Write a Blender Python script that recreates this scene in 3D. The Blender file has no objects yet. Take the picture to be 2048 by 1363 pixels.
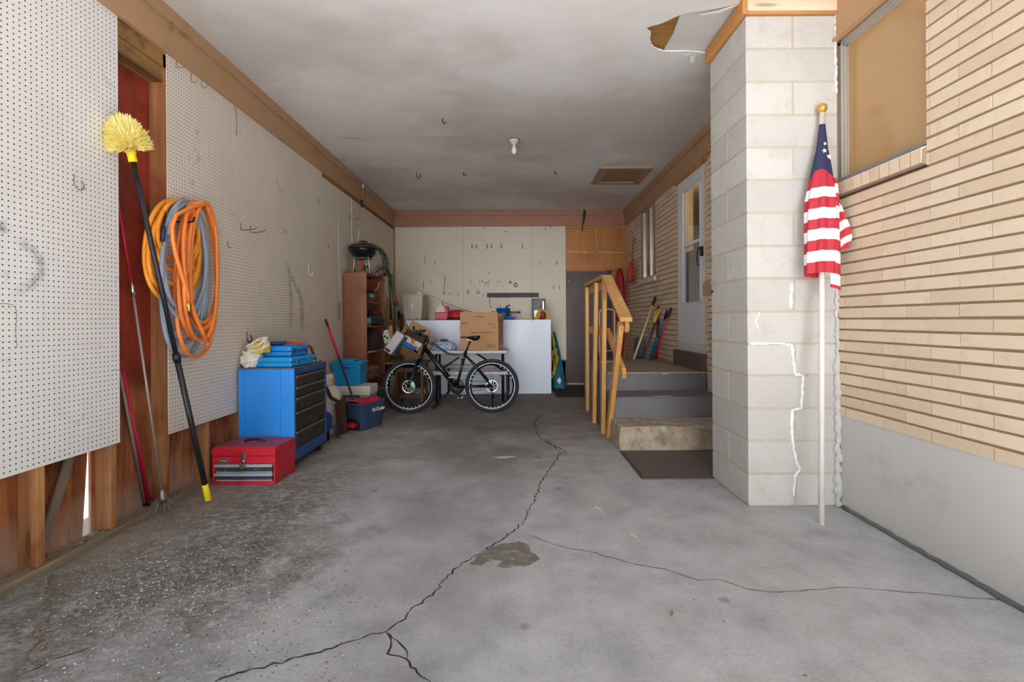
import bpy, bmesh, math, random
from mathutils import Vector, Matrix
C = bpy.context.scene.collection
sc = bpy.context.scene
R = math.radians
PI = math.pi
rnd = random.Random(7)

# ------------------------------------------------------------------ camera, sky, sun, exposure
CAMZ, FPX, VPX, VPY, ROLL = 1.16, 970.0, 1032.0, 640.0, 0.0061
cam_d = bpy.data.cameras.new('camera')
cam_d.sensor_width = 36.0
cam_d.lens = FPX / 2048 * 36
cam_d.shift_x = -(VPX - 1024) / 2048
cam_d.shift_y = -(681.5 - VPY) / 2048
cam_d.clip_start = 0.05
cam = bpy.data.objects.new('camera', cam_d)
cam.location = (0, 0, CAMZ)
cam.rotation_euler = (R(90), ROLL, 0)
C.objects.link(cam)
sc.camera = cam

sc.view_settings.view_transform = 'Standard'
sc.view_settings.look = 'None'
sc.view_settings.gamma = 1.0
sc.view_settings.use_curve_mapping = False
sc.view_settings.exposure = 0.1

world = bpy.data.worlds.new('sky')
sc.world = world
world.use_nodes = True
wbg = world.node_tree.nodes['Background']
wbg.inputs[0].default_value = (0.88, 0.94, 1.0, 1)
wbg.inputs[1].default_value = 1.0

def sun_lamp(name, travel, strength, angle, col):
    d = bpy.data.lights.new(name, 'SUN')
    d.energy = strength; d.angle = angle; d.color = col
    o = bpy.data.objects.new(name, d)
    o.rotation_euler = Vector(travel).to_track_quat('-Z', 'Y').to_euler()
    o.location = (0, -8, 8)
    C.objects.link(o)
    return o
sun_lamp('sun', (0.06, 0.17, -1.0), 20.0, R(0.6), (1.0, 0.985, 0.97))
sun_lamp('inward_fill_sun', (0.10, 1.0, -0.085), 1.5, R(24), (0.97, 0.985, 1.0))  # extra low soft sun, added to lift the back of the carport

d_ = bpy.data.lights.new('interior_fill', 'POINT'); d_.energy = 12; d_.color = (1.0, 0.93, 0.82); d_.shadow_soft_size = .1  # unseen fill light, added to brighten the rooms behind the glass
o_ = bpy.data.objects.new('interior_fill', d_); o_.location = (2.55, 6.3, 2.5); C.objects.link(o_)
sc.cycles.max_bounces = 14
sc.cycles.diffuse_bounces = 8
sc.cycles.transparent_max_bounces = 16
sc.cycles.sample_clamp_indirect = 6.0

# ------------------------------------------------------------------ survey helpers: photograph -> metres
def at(px, py, Y):
    dx, dy = px - VPX, py - VPY
    return Vector(((dx - ROLL*dy) / FPX * Y, Y, CAMZ - (dy + ROLL*dx) / FPX * Y))
def atx(px, py, X):
    dx, dy = px - VPX, py - VPY
    return at(px, py, X * FPX / (dx - ROLL*dy))
def atz(px, py, z=0.0):
    dx, dy = px - VPX, py - VPY
    return at(px, py, (CAMZ - z) * FPX / (dy + ROLL*dx))

# ------------------------------------------------------------------ node helpers
class NT:
    def __init__(s, name):
        m = bpy.data.materials.new(name); m.use_nodes = True
        s.m = m; s.t = m.node_tree; s.b = s.t.nodes['Principled BSDF']
        s.tc = s.t.nodes.new('ShaderNodeTexCoord')
        s.obj = s.tc.outputs['Object']
    def n(s, kind): return s.t.nodes.new('ShaderNode' + kind)
    def put(s, sock, v):
        if isinstance(v, bpy.types.NodeSocket): s.t.links.new(v, sock)
        elif isinstance(v, (tuple, list)) and len(v) == 3 and sock.type == 'RGBA': sock.default_value = (*v, 1)
        else: sock.default_value = v
    def map(s, scale=(1,1,1), loc=(0,0,0), rot=(0,0,0), src=None):
        n = s.n('Mapping'); s.put(n.inputs['Vector'], src or s.obj)
        n.inputs['Scale'].default_value = scale; n.inputs['Location'].default_value = loc; n.inputs['Rotation'].default_value = rot
        return n.outputs[0]
    def noise(s, scale, detail=4, rough=.55, vec=None, dist=0):
        n = s.n('TexNoise'); s.put(n.inputs['Vector'], vec or s.obj)
        n.inputs['Scale'].default_value = scale; n.inputs['Detail'].default_value = detail
        n.inputs['Roughness'].default_value = rough; n.inputs['Distortion'].default_value = dist
        return n.outputs[0]
    def voronoi(s, scale, vec=None, feature='F1', out=0):
        n = s.n('TexVoronoi'); n.feature = feature; s.put(n.inputs['Vector'], vec or s.obj); n.inputs['Scale'].default_value = scale
        return n.outputs[out]
    def math(s, op, a, b=0.0, c=0.0):
        n = s.n('Math'); n.operation = op
        for i, v in enumerate((a, b, c)): s.put(n.inputs[i], v)
        return n.outputs[0]
    def step(s, v, lo, hi, a=0.0, b=1.0):
        n = s.n('MapRange'); n.interpolation_type = 'SMOOTHSTEP'
        s.put(n.inputs['Value'], v); n.inputs['From Min'].default_value = lo; n.inputs['From Max'].default_value = hi
        n.inputs['To Min'].default_value = a; n.inputs['To Max'].default_value = b
        return n.outputs[0]
    def mix(s, f, a, b, blend='MIX'):
        n = s.n('Mix'); n.data_type = 'RGBA'; n.blend_type = blend
        s.put(n.inputs[0], f); s.put(n.inputs[6], a); s.put(n.inputs[7], b)
        return n.outputs[2]
    def ramp(s, f, stops):
        n = s.n('ValToRGB'); s.put(n.inputs[0], f)
        e = n.color_ramp.elements
        while len(e) < len(stops): e.new(0.5)
        for i, (p, c) in enumerate(stops): e[i].position = p; e[i].color = (*c, 1)
        return n.outputs[0]
    def xyz(s, src=None):
        n = s.n('SeparateXYZ'); s.put(n.inputs[0], src or s.obj); return n.outputs
    def island(s):
        return s.n('NewGeometry').outputs['Random Per Island']
    def bump(s, h, strength=.4, dist=.01):
        n = s.n('Bump'); s.put(n.inputs['Height'], h); n.inputs['Strength'].default_value = strength; n.inputs['Distance'].default_value = dist
        s.t.links.new(n.outputs[0], s.b.inputs['Normal'])
    def out(s, col=None, rough=None, metal=None):
        if col is not None: s.put(s.b.inputs['Base Color'], col)
        if rough is not None: s.put(s.b.inputs['Roughness'], rough)
        if metal is not None: s.put(s.b.inputs['Metallic'], metal)
        return s.m

def srgb(r, g, b):
    f = lambda c: (c/255/12.92) if c/255 <= .04045 else ((c/255 + .055)/1.055)**2.4
    return (f(r), f(g), f(b))
def sh(c, k): return tuple(min(1, x*k) for x in c)

_mats = {}
def plain(name, rgb, rough=.55, metal=0.0, vary=.12, scale=9, bump=0.0, dirt=None, dirt_amt=.3):
    """painted / moulded surface: slight tonal noise, optional dirt blotches"""
    if name in _mats: return _mats[name]
    n = NT(name); c = srgb(*rgb)
    f = n.noise(scale, 5)
    col = n.mix(f, sh(c, 1-vary), sh(c, 1+vary))
    if dirt:
        g = n.step(n.noise(scale*1.7, 6, .65), .62-dirt_amt*.3, .75)
        col = n.mix(g, col, srgb(*dirt))
    n.out(col, n.step(f, .2, .8, max(0, rough-.08), min(1, rough+.08)), metal)
    if bump: n.bump(n.noise(scale*12, 4), bump, .004)
    _mats[name] = n.m
    return n.m

def wood(name, c1, c2, axis='z', rough=.6, fine=40, stretch=2.0, c3=None, knots=True, bump=.25):
    """timber with grain running along one axis"""
    if name in _mats: return _mats[name]
    n = NT(name)
    s = {'x': (stretch, fine, fine), 'y': (fine, stretch, fine), 'z': (fine, fine, stretch)}[axis]
    v = n.map(tuple(k*.25 for k in s))
    g = n.noise(1.0, 6, .6, v, .6)
    v2 = n.map(s); g2 = n.noise(1.0, 4, .6, v2)
    a, b = srgb(*c1), srgb(*c2)
    col = n.ramp(g, [(.3, a), (.5, tuple((x+y)/2 for x, y in zip(a, b))), (.68, b)])
    col = n.mix(n.step(g2, .45, .75, 0, .45), col, sh(a, .7))
    if c3:
        col = n.mix(n.step(n.noise(2.2, 4, .6), .5, .68, 0, .85), col, srgb(*c3))
    if knots:
        kv = n.voronoi(1.0, n.map({'x': (1.6, 9, 9), 'y': (9, 1.6, 9), 'z': (9, 9, 1.6)}[axis]))
        col = n.mix(n.step(kv, .06, .16, .6, 0), col, sh(a, .35))
    n.out(col, rough)
    n.bump(g2, bump, .003)
    _mats[name] = n.m
    return n.m

# ------------------------------------------------------------------ mesh helpers
WM = {}                      # world matrix of each builder object
def thing(name, label, cat, loc=(0,0,0), rz=0, group=None, rot=None):
    o = bpy.data.objects.new(name, None); o.empty_display_size = .05
    o.location = loc; o.rotation_euler = rot if rot else (0, 0, rz)
    C.objects.link(o)
    WM[o] = Matrix.Translation(Vector(loc)) @ o.rotation_euler.to_matrix().to_4x4()
    tag(o, label, cat, group)
    return o
def tag(o, label, cat, group=None, kind=None):
    o['label'] = label; o['category'] = cat
    if group: o['group'] = group
    if kind: o['kind'] = kind
    return o
def structure(o):
    o['kind'] = 'structure'; return o

class MB:
    def __init__(s): s.v = []; s.f = []; s.mi = []; s.sm = []; s.cur = 0
    def add(s, verts, faces, smooth=False):
        k = len(s.v); s.v += [Vector(p) for p in verts]
        for f in faces: s.f.append([i+k for i in f]); s.mi.append(s.cur); s.sm.append(smooth)
        return s
    def box(s, x0, y0, z0, x1, y1, z1):
        v = [(x0,y0,z0),(x1,y0,z0),(x1,y1,z0),(x0,y1,z0),(x0,y0,z1),(x1,y0,z1),(x1,y1,z1),(x0,y1,z1)]
        return s.add(v, [(3,2,1,0),(4,5,6,7),(0,1,5,4),(1,2,6,5),(2,3,7,6),(3,0,4,7)])
    def obox(s, c, size, M=None):
        a, b, d = size[0]/2, size[1]/2, size[2]/2
        M = M or Matrix(); c = Vector(c)
        v = [c + (M.to_3x3() @ Vector(p)) for p in [(-a,-b,-d),(a,-b,-d),(a,b,-d),(-a,b,-d),(-a,-b,d),(a,-b,d),(a,b,d),(-a,b,d)]]
        return s.add(v, [(3,2,1,0),(4,5,6,7),(0,1,5,4),(1,2,6,5),(2,3,7,6),(3,0,4,7)])
    def bar(s, p, q, w, h, up=(0,0,1)):
        """rectangular bar from p to q, w across and h along up"""
        p, q = Vector(p), Vector(q); d = (q-p); L = d.length; d.normalize()
        u = Vector(up); u = (u - d*u.dot(d)).normalized(); r = d.cross(u)
        M = Matrix((r, d, u)).transposed()
        return s.obox((p+q)/2, (w, L, h), M.to_4x4())
    def tube(s, pts, r, seg=8, closed=False, caps=True, smooth=True):
        pts = [Vector(p) for p in pts]; n = len(pts)
        rs = r if isinstance(r, (list, tuple)) else [r]*n
        k = len(s.v); prev = None; rings = []
        for i in range(n):
            if closed: d = pts[(i+1) % n] - pts[i-1]
            else: d = pts[min(i+1, n-1)] - pts[max(i-1, 0)]
            if d.length < 1e-9: d = Vector((0,0,1))
            d.normalize()
            if prev is None:
                u = Vector((0,0,1)) if abs(d.z) < .9 else Vector((1,0,0))
                u = (u - d*u.dot(d)).normalized()
            else:
                u = prev - d*prev.dot(d)
                u = u.normalized() if u.length > 1e-6 else d.orthogonal().normalized()
            prev = u; w = d.cross(u)
            for j in range(seg):
                a = 2*PI*j/seg
                s.v.append(pts[i] + (u*math.cos(a) + w*math.sin(a))*rs[i])
            rings.append([k + i*seg + j for j in range(seg)])
        m = n if closed else n-1
        for i in range(m):
            A, B = rings[i], rings[(i+1) % n]
            for j in range(seg):
                s.f.append([A[j], A[(j+1) % seg], B[(j+1) % seg], B[j]]); s.mi.append(s.cur); s.sm.append(smooth)
        if caps and not closed:
            s.f.append(rings[0][::-1]); s.f.append(rings[-1][:]); s.mi += [s.cur]*2; s.sm += [False]*2
        return s
    def lathe(s, prof, c=(0,0,0), seg=24, M=None, smooth=True, a0=0, a1=2*PI):
        """prof: list of (radius, height) turned around local z"""
        c = Vector(c); M3 = (M or Matrix()).to_3x3(); k = len(s.v); full = abs(a1-a0-2*PI) < 1e-6
        ns = seg if full else seg+1
        for (r, h) in prof:
            for j in range(ns):
                a = a0 + (a1-a0)*j/seg
                s.v.append(c + M3 @ Vector((r*math.cos(a), r*math.sin(a), h)))
        for i in range(len(prof)-1):
            for j in range(seg):
                j2 = (j+1) % ns
                s.f.append([k+i*ns+j, k+i*ns+j2, k+(i+1)*ns+j2, k+(i+1)*ns+j]); s.mi.append(s.cur); s.sm.append(smooth)
        if prof[0][0] > 1e-6: s.f.append([k+j for j in range(ns)][::-1]); s.mi.append(s.cur); s.sm.append(False)
        if prof[-1][0] > 1e-6: s.f.append([k+(len(prof)-1)*ns+j for j in range(ns)]); s.mi.append(s.cur); s.sm.append(False)
        return s
    def prism(s, poly, ext):
        """planar polygon extruded by vector ext"""
        p = [Vector(q) for q in poly]; e = Vector(ext); n = len(p)
        f = [list(range(n))[::-1], [n+i for i in range(n)]] + [[i, (i+1) % n, n+(i+1) % n, n+i] for i in range(n)]
        return s.add(p + [q+e for q in p], f)
    def grid(s, fn, nu, nv, smooth=True, wrap=False):
        k = len(s.v)
        for i in range(nu+1):
            for j in range(nv+1): s.v.append(Vector(fn(i/nu, j/nv)))
        for i in range(nu):
            for j in range(nv):
                s.f.append([k+i*(nv+1)+j, k+(i+1)*(nv+1)+j, k+(i+1)*(nv+1)+j+1, k+i*(nv+1)+j+1]); s.mi.append(s.cur); s.sm.append(smooth)
        return s
    def ball(s, c, r, seg=14, ring=8, sc=(1,1,1), M=None):
        prof = [(max(1e-7, math.sin(PI*i/ring)), -math.cos(PI*i/ring)) for i in range(ring+1)]
        M3 = (M or Matrix()).to_3x3()
        S = Matrix.Diagonal((r*sc[0], r*sc[1], r*sc[2]))
        return s.lathe(prof, c, seg, (M3 @ S).to_4x4())
    def build(s, name, mats, parent=None, local=False, bevel=0, subsurf=0, solid=0, noise=None):
        me = bpy.data.meshes.new(name)
        v = s.v
        if parent is not None and not local:
            inv = WM[parent].inverted(); v = [inv @ p for p in v]
        if noise:                      # small irregularity (amount, frequency)
            from mathutils import noise as mn
            v = [p + mn.noise_vector(p*noise[1])*noise[0] for p in v]
        me.from_pydata([tuple(p) for p in v], [], s.f)
        mats = mats if isinstance(mats, (list, tuple)) else [mats]
        for m in mats: me.materials.append(m)
        me.polygons.foreach_set('material_index', s.mi)
        me.polygons.foreach_set('use_smooth', s.sm)
        me.update()
        bm = bmesh.new(); bm.from_mesh(me)
        bmesh.ops.recalc_face_normals(bm, faces=bm.faces)
        bm.to_mesh(me); bm.free()
        o = bpy.data.objects.new(name, me)
        C.objects.link(o)
        if parent is not None: o.parent = parent; WM[o] = WM[parent]
        else: WM[o] = Matrix()
        if solid: md = o.modifiers.new('s', 'SOLIDIFY'); md.thickness = solid; md.offset = 0
        if bevel:
            md = o.modifiers.new('b', 'BEVEL'); md.width = bevel; md.segments = 2; md.limit_method = 'ANGLE'; md.angle_limit = R(40)
        if subsurf: md = o.modifiers.new('u', 'SUBSURF'); md.levels = subsurf; md.render_levels = subsurf
        return o

def spline(pts, n=8, closed=False):
    """Catmull-Rom through points"""
    P = [Vector(p) for p in pts]; out = []; m = len(P)
    rng = range(m) if closed else range(m-1)
    for i in rng:
        if closed: p0, p1, p2, p3 = P[i-1], P[i], P[(i+1) % m], P[(i+2) % m]
        else: p0, p1, p2, p3 = P[max(i-1,0)], P[i], P[i+1], P[min(i+2, m-1)]
        for k in range(n):
            t = k/n
            out.append(.5*((2*p1) + (p2-p0)*t + (2*p0-5*p1+4*p2-p3)*t*t + (3*p1-p0-3*p2+p3)*t*t*t))
    if not closed: out.append(P[-1])
    return out

def lettering(name, text, size, loc, rot, m, parent, extrude=.0006, align='CENTER'):
    """raised lettering as its own mesh; loc/rot in world space"""
    cu = bpy.data.curves.new(name, 'FONT'); cu.body = text; cu.size = size; cu.extrude = extrude
    cu.align_x = align; cu.align_y = 'CENTER'; cu.resolution_u = 3
    tmp = bpy.data.objects.new(name + '_curve', cu); C.objects.link(tmp)
    dg = bpy.context.evaluated_depsgraph_get(); dg.update()
    me = bpy.data.meshes.new_from_object(tmp.evaluated_get(dg), depsgraph=dg)
    bpy.data.objects.remove(tmp); bpy.data.curves.remove(cu)
    me.transform(WM[parent].inverted() @ Matrix.Translation(Vector(loc)) @ rot)
    me.materials.clear(); me.materials.append(m)
    o = bpy.data.objects.new(name, me); C.objects.link(o); o.parent = parent; WM[o] = WM[parent]
    return o
FACE_FRONT = Matrix.Rotation(R(90), 4, 'X')                         # text facing -Y
FACE_RIGHT = Matrix.Rotation(R(90), 4, 'Z') @ Matrix.Rotation(R(90), 4, 'X')   # text facing +X
# ------------------------------------------------------------------ the shell
ZC, XP, YB, XR = 3.13, -2.19, 8.75, 1.99       # ceiling height, pegboard face, back wall, brick face
Y0 = 0.9                                       # open front edge of the carport roof

# floor concrete: grey slab, brown dust with painted dimming towards the back, spalled rough zone on the left, drips
def concrete_floor():
    n = NT('worn_concrete_floor'); X = n.xyz()
    big = n.noise(.9, 5, .6); mid = n.noise(4.5, 6, .62); fine = n.noise(60, 4, .7); grit = n.noise(240, 2)
    base = n.ramp(mid, [(.3, srgb(160,162,166)), (.5, srgb(183,185,189)), (.7, srgb(197,199,203))])
    base = n.mix(n.step(fine, .35, .75, 0, .25), base, srgb(116,114,112))
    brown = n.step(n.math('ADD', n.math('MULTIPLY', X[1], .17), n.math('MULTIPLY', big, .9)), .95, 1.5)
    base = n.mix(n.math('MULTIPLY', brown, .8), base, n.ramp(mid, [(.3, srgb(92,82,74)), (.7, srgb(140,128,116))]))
    # darker worn drive strip left of the long crack
    strip = n.math('MULTIPLY', n.step(X[0], -1.1, -.5), n.step(n.math('ADD', X[0], n.math('MULTIPLY', X[1], -.14)), -.25, -.65))
    base = n.mix(n.math('MULTIPLY', strip, n.step(big, .35, .6, .15, .5)), base, srgb(108,104,106))
    # flaked zone
    zone = n.math('MULTIPLY', n.step(n.math('ADD', X[0], n.math('MULTIPLY', big, 1.2)), -.2, -.75), n.step(X[1], 4.6, 3.2))
    flake = n.noise(17, 9, .78, n.map((1.0, 1.5, 1)), .8)
    fl = n.math('MULTIPLY', zone, n.step(flake, .45, .54))
    base = n.mix(n.math('MULTIPLY', fl, n.step(big, .38, .58, .3, .95)), base, n.ramp(fine, [(.35, srgb(88,86,82)), (.55, srgb(132,128,120)), (.7, srgb(172,168,160))]))
    fl2 = n.math('MULTIPLY', zone, n.step(flake, .37, .43, 1, 0))
    base = n.mix(n.math('MULTIPLY', fl2, .6), base, srgb(216,214,210))
    for (cx, cy, rx, ry, k) in ((-1.62,2.24,.62,.36,.75),(-1.25,2.55,.5,.3,.45),(-1.72,3.05,.45,.3,.4),(-1.9,1.75,.5,.3,.4)):
        dx = n.math('MULTIPLY', n.math('SUBTRACT', X[0], cx), 1/rx); dy = n.math('MULTIPLY', n.math('SUBTRACT', X[1], cy), 1/ry)
        dd = n.math('ADD', n.math('SQRT', n.math('ADD', n.math('MULTIPLY', dx, dx), n.math('MULTIPLY', dy, dy))), n.math('MULTIPLY', n.math('SUBTRACT', mid, .5), 3.0))
        pk = n.math('MULTIPLY', n.step(dd, 1.15, .55, 0, k), n.step(flake, .34, .56, .25, 1))
        base = n.mix(pk, base, n.ramp(fine, [(.3, srgb(58,56,52)), (.5, srgb(108,104,97)), (.68, srgb(176,172,164))]))
    # white scuffs everywhere
    scuff = n.step(n.noise(5, 9, .78, n.map((1.0, 3.2, 1)), .4), .645, .70)
    base = n.mix(n.math('MULTIPLY', scuff, .5), base, srgb(200,198,194))
    # tan dirt along the left sill
    dirt = n.math('MULTIPLY', n.step(n.math('ADD', X[0], n.math('MULTIPLY', mid, .5)), -1.35, -1.85), n.step(X[1], 1.8, 2.6))
    base = n.mix(n.math('MULTIPLY', dirt, .7), base, srgb(152,138,116))
    # oil spots
    sp = n.voronoi(2.3, n.map((1,1,1), (.3,.7,0)))
    base = n.mix(n.step(sp, .03, .075, .5, 0), base, srgb(95,92,90))
    n.out(base, n.step(mid, .3, .7, .72, .9))
    h = n.math('ADD', n.math('MULTIPLY', fine, .25), n.math('MULTIPLY', n.math('MULTIPLY', zone, flake), 1.6))
    n.bump(n.math('ADD', h, n.math('MULTIPLY', grit, .12)), .8, .016)
    return n.m
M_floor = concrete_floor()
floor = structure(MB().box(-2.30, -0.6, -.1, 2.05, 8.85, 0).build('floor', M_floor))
g = MB().box(-30, -30, -.35, 30, 30, -.06)
structure(g.build('ground', plain('outdoor_ground', (184,184,184), .9, 0, .1, 3)))

def jitter_path(pts, step=.05, amp=.012):
    out = []
    for a, b in zip(pts[:-1], pts[1:]):
        k = max(1, int((b-a).length/step))
        for i in range(k):
            p = a.lerp(b, i/k); out.append(p + Vector((rnd.uniform(-amp,amp), rnd.uniform(-amp,amp), 0)))
    out.append(pts[-1]); return out
def floor_ribbon(name, px, w, m, z=.0012, amp=.012, parent=floor, step=.04):
    pts = jitter_path([atz(*p) for p in px], step, amp); b = MB(); k = len(pts); vs = []
    for i, p in enumerate(pts):
        d = (pts[min(i+1,k-1)] - pts[max(i-1,0)]); d.z = 0; d.normalize(); q = Vector((-d.y, d.x, 0))
        ww = w*rnd.uniform(.35, 1.3)/2*(.3 if i in (0, k-1) else 1)
        vs += [p+q*ww+Vector((0,0,z)), p-q*ww+Vector((0,0,z))]
    b.add(vs, [(2*i, 2*i+1, 2*i+3, 2*i+2) for i in range(k-1)])
    return b.build(name, m, parent)
M_crack = plain('crack_dirt', (52,47,42), .95, 0, .5, 20)
main = [(1122,905),(1108,925),(1085,960),(1064,1010),(1047,1045),(1010,1075),(960,1105),(920,1130),(886,1160),(870,1185),(826,1215),(812,1238),(773,1260),(720,1277),(650,1300),(560,1325),(510,1336),(430,1363)]
floor_ribbon('crack', main, .0085, M_crack, amp=.010, step=.02)
floor_ribbon('crack', [(772,1262),(781,1285),(778,1305),(812,1318),(834,1345),(862,1363)], .007, M_crack, amp=.007, step=.02)
floor_ribbon('crack', [(776,1264),(800,1287),(814,1300),(813,1318)], .005, M_crack, amp=.004, step=.02)
floor_ribbon('crack', [(1122,905),(1100,884),(1078,872),(1068,848),(1080,828)], .012, M_crack)
floor_ribbon('crack', [(580,902),(660,908),(720,914),(820,917),(960,917),(1060,914),(1120,911),(1180,903)], .012, plain('old_joint', (150,142,132), .9, 0, .4, 20))
floor_ribbon('crack', [(1122,908),(1135,903),(1100,888),(1080,876)], .012, M_crack)
floor_ribbon('crack', [(1055,1068),(1110,1090),(1190,1105),(1260,1125),(1330,1138),(1395,1160),(1440,1160),(1500,1178),(1540,1184),(1640,1178),(1700,1174),(1850,1186),(2010,1200)], .0045, plain('hairline_crack', (92,88,84), .95, 0, .4, 20), amp=.006)
floor_ribbon('crack', [(98,1150),(104,1180),(96,1210),(90,1250),(70,1300),(30,1363)], .022, plain('soil_in_crack', (116,106,92), .95, 0, .5, 30), amp=.02)
floor_ribbon('crack', [(30,1352),(190,1290)], .006, M_crack)
pp = [(940,1128),(955,1110),(975,1096),(1005,1087),(1040,1083),(1058,1090),(1060,1104),(1072,1109),(1079,1119),(1060,1130),(1030,1133),(1010,1137),(996,1131),(1004,1122),(985,1119),(962,1130)]
pts = jitter_path([atz(*p) for p in pp + pp[:1]], .02, .006)[:-1]
MB().add([p + Vector((0,0,.0016)) for p in pts], [list(range(len(pts)))]).build('dark_patch', plain('patch_mortar', (112,109,101), .8, 0, .22, 12, .2, (160,158,150), .6), floor)
for q in ([(985,914),(1005,912),(1022,911),(1034,913),(1015,916),(1000,917)], [(1190,1012),(1200,1015),(1210,1026),(1198,1020)], [(1250,1060),(1275,1072),(1280,1080),(1262,1070)]):
    pts = jitter_path([atz(*p) for p in q+q[:1]], .03, .008)[:-1]
    MB().add([p + Vector((0,0,.0014)) for p in pts], [list(range(len(pts)))]).build('white_scuff', plain('white_scuff', (214,212,208), .85, 0, .15, 30), floor)

# ceiling with the torn hole near the block pillar
def ceiling_mat():
    n = NT('old_ceiling_paint')
    a = n.noise(.75, 4, .5, n.map((.7, .9, 1), (.4, 1.3, 0))); b = n.noise(2.2, 6, .6, n.map((.8,1.1,1))); f = n.noise(90, 2)
    s = n.step(n.math('ADD', a, n.math('MULTIPLY', b, .3)), .54, .80)
    col = n.mix(n.math('MULTIPLY', s, .42), srgb(228,226,224), srgb(158,143,130))
    col = n.mix(n.step(f, .6, .75, 0, .15), col, srgb(150,144,138))
    fl = n.step(n.noise(26, 3, .5), .735, .75)
    col = n.mix(n.math('MULTIPLY', fl, .5), col, srgb(232,230,226))
    n.out(col, .8); n.bump(n.math('ADD', f, n.math('MULTIPLY', b, 3)), .12, .01)
    return n.m
hole_px = [(1293,56),(1330,44),(1363,29),(1400,22),(1440,16),(1482,8),(1455,60),(1415,106),(1382,104),(1350,103),(1327,103),(1308,96),(1300,84),(1302,68)]
hole = []
for a, b in zip(hole_px, hole_px[1:] + hole_px[:1]):
    A, B = atz(*a, ZC), atz(*b, ZC); hole.append(A)
    for k in range(1, 4):
        p = A.lerp(B, k/4); hole.append(p + Vector((rnd.uniform(-.006,.006), rnd.uniform(-.006,.006), 0)))
bm = bmesh.new()
outer = [bm.verts.new(p) for p in [(-2.35,Y0,ZC),(2.4,Y0,ZC),(2.4,8.95,ZC),(-2.35,8.95,ZC)]]
inner = [bm.verts.new(p) for p in hole]
ed = [bm.edges.new((l[i], l[(i+1) % len(l)])) for l in (outer, inner) for i in range(len(l))]
bmesh.ops.triangle_fill(bm, use_beauty=True, use_dissolve=False, edges=ed)
me = bpy.data.meshes.new('ceiling'); bm.to_mesh(me); bm.free()
me.materials.append(ceiling_mat())
ceiling = bpy.data.objects.new('ceiling', me); C.objects.link(ceiling); structure(ceiling); WM[ceiling] = Matrix()
md = ceiling.modifiers.new('thick', 'SOLIDIFY'); md.thickness = .012; md.offset = 1
# make sure the skin thickens upwards
if me.polygons[0].normal.z < 0: md.offset = -1
structure(MB().box(-2.9, Y0, ZC+.06, 2.5, 9.2, ZC+.25).build('roof', plain('roof_boards', (150,140,128), .8)))
# boards seen through the hole
hp = lambda x, y, z: atz(x, y, z)
def lath(name, px, m, z, t=.012):
    return structure(MB().prism([atz(*p, z) for p in px], (0,0,t)).build(name, m))
M_brownboard = wood('bare_ceiling_board', (150,106,48), (176,132,70), 'x', .7, 30, 2)
lath('ceiling_board', [(1240,50),(1368,-10),(1440,-10),(1440,130),(1240,130)], M_brownboard, ZC+.031)
M_greyboard = plain('grey_painted_board', (206,203,200), .75, 0, .05, 6)
lath('ceiling_board', [(1366,14),(1510,-6),(1460,66),(1345,72)], M_greyboard, ZC+.016)
lath('ceiling_board', [(1344,73),(1459,67),(1420,120),(1318,118)], M_greyboard, ZC+.0165)
M_paper = plain('torn_paper', (232,230,226), .8, 0, .05, 10)
for k, px in enumerate([[(1358,100),(1385,100),(1386,96),(1390,104),(1372,108)], [(1400,24),(1440,14),(1468,8),(1478,6),(1440,20)], [(1380,104),(1392,104),(1388,118),(1380,120)]]):
    b = MB(); c0 = [atz(*p, ZC - .002) for p in px]
    for q in c0: q.z -= rnd.uniform(0, .03)
    b.add(c0, [list(range(len(c0)))])
    structure(b.build('ceiling_flap', M_paper, ceiling, solid=.002))
# peeled tape seam and flakes
M_peel = plain('peeled_tape', (222,216,208), .8, 0, .08, 20)
def ceil_strip(px, w, m):
    P = spline([atz(*p, ZC) for p in px], 5); b = MB(); k = len(P); vs = []
    for i, p in enumerate(P):
        d = P[min(i+1,k-1)] - P[max(i-1,0)]; d.normalize(); q = Vector((-d.y, d.x, 0))*w*rnd.uniform(.3,1)/2
        vs += [p+q-Vector((0,0,.006)), p-q-Vector((0,0,.012))]
    b.add(vs, [(2*i,2*i+1,2*i+3,2*i+2) for i in range(k-1)])
    return b.build('peeled_tape', m, ceiling)
ceil_strip([(658,272),(690,271),(720,275),(760,273),(860,272),(990,270)], .03, M_peel)
ceil_strip([(668,273),(700,275),(726,274)], .016, plain('painted_tape_shadow', (120,112,104), .9))  # dark strip painted in as the shade beside the lifted tape
ceil_strip([(1200,330),(1215,320),(1240,314),(1275,316)], .016, M_peel)
ceil_strip([(1203,328),(1235,327),(1268,324),(1272,329)], .09, M_peel)
ceil_strip([(1250,315),(1285,316)], .02, M_peel)

# ------------------------------------------------------------------ left wall: sheathing, studs, sill, header
M_sheath = None
def sheathing_mat():
    n = NT('stained_plywood'); X = n.xyz()
    g = n.noise(1, 7, .65, n.map((9, 9, 1.1)), 1.2); f = n.noise(1, 3, .6, n.map((40, 60, 5)))
    red = n.mix(g, srgb(128,40,24), srgb(164,62,40))
    raw = n.ramp(g, [(.3, srgb(96,50,28)), (.5, srgb(146,84,48)), (.66, srgb(184,120,72))])
    k = n.step(n.math('ADD', X[2], n.math('MULTIPLY', g, .5)), .95, 1.15)
    col = n.mix(k, raw, red)
    col = n.mix(n.step(n.noise(3, 5), .5, .7, 0, .6), col, srgb(48,22,14))
    wz = n.step(n.math('ADD', X[2], n.math('MULTIPLY', n.noise(5, 4, .6, n.map((1,1,.4))), .5)), .55, .28)
    col = n.mix(n.math('MULTIPLY', wz, .55), col, srgb(170,160,146))
    n.out(n.mix(n.step(f, .5, .8, 0, .3), col, srgb(50,26,16)), .6); n.bump(f, .2, .003)
    return n.m
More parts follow.
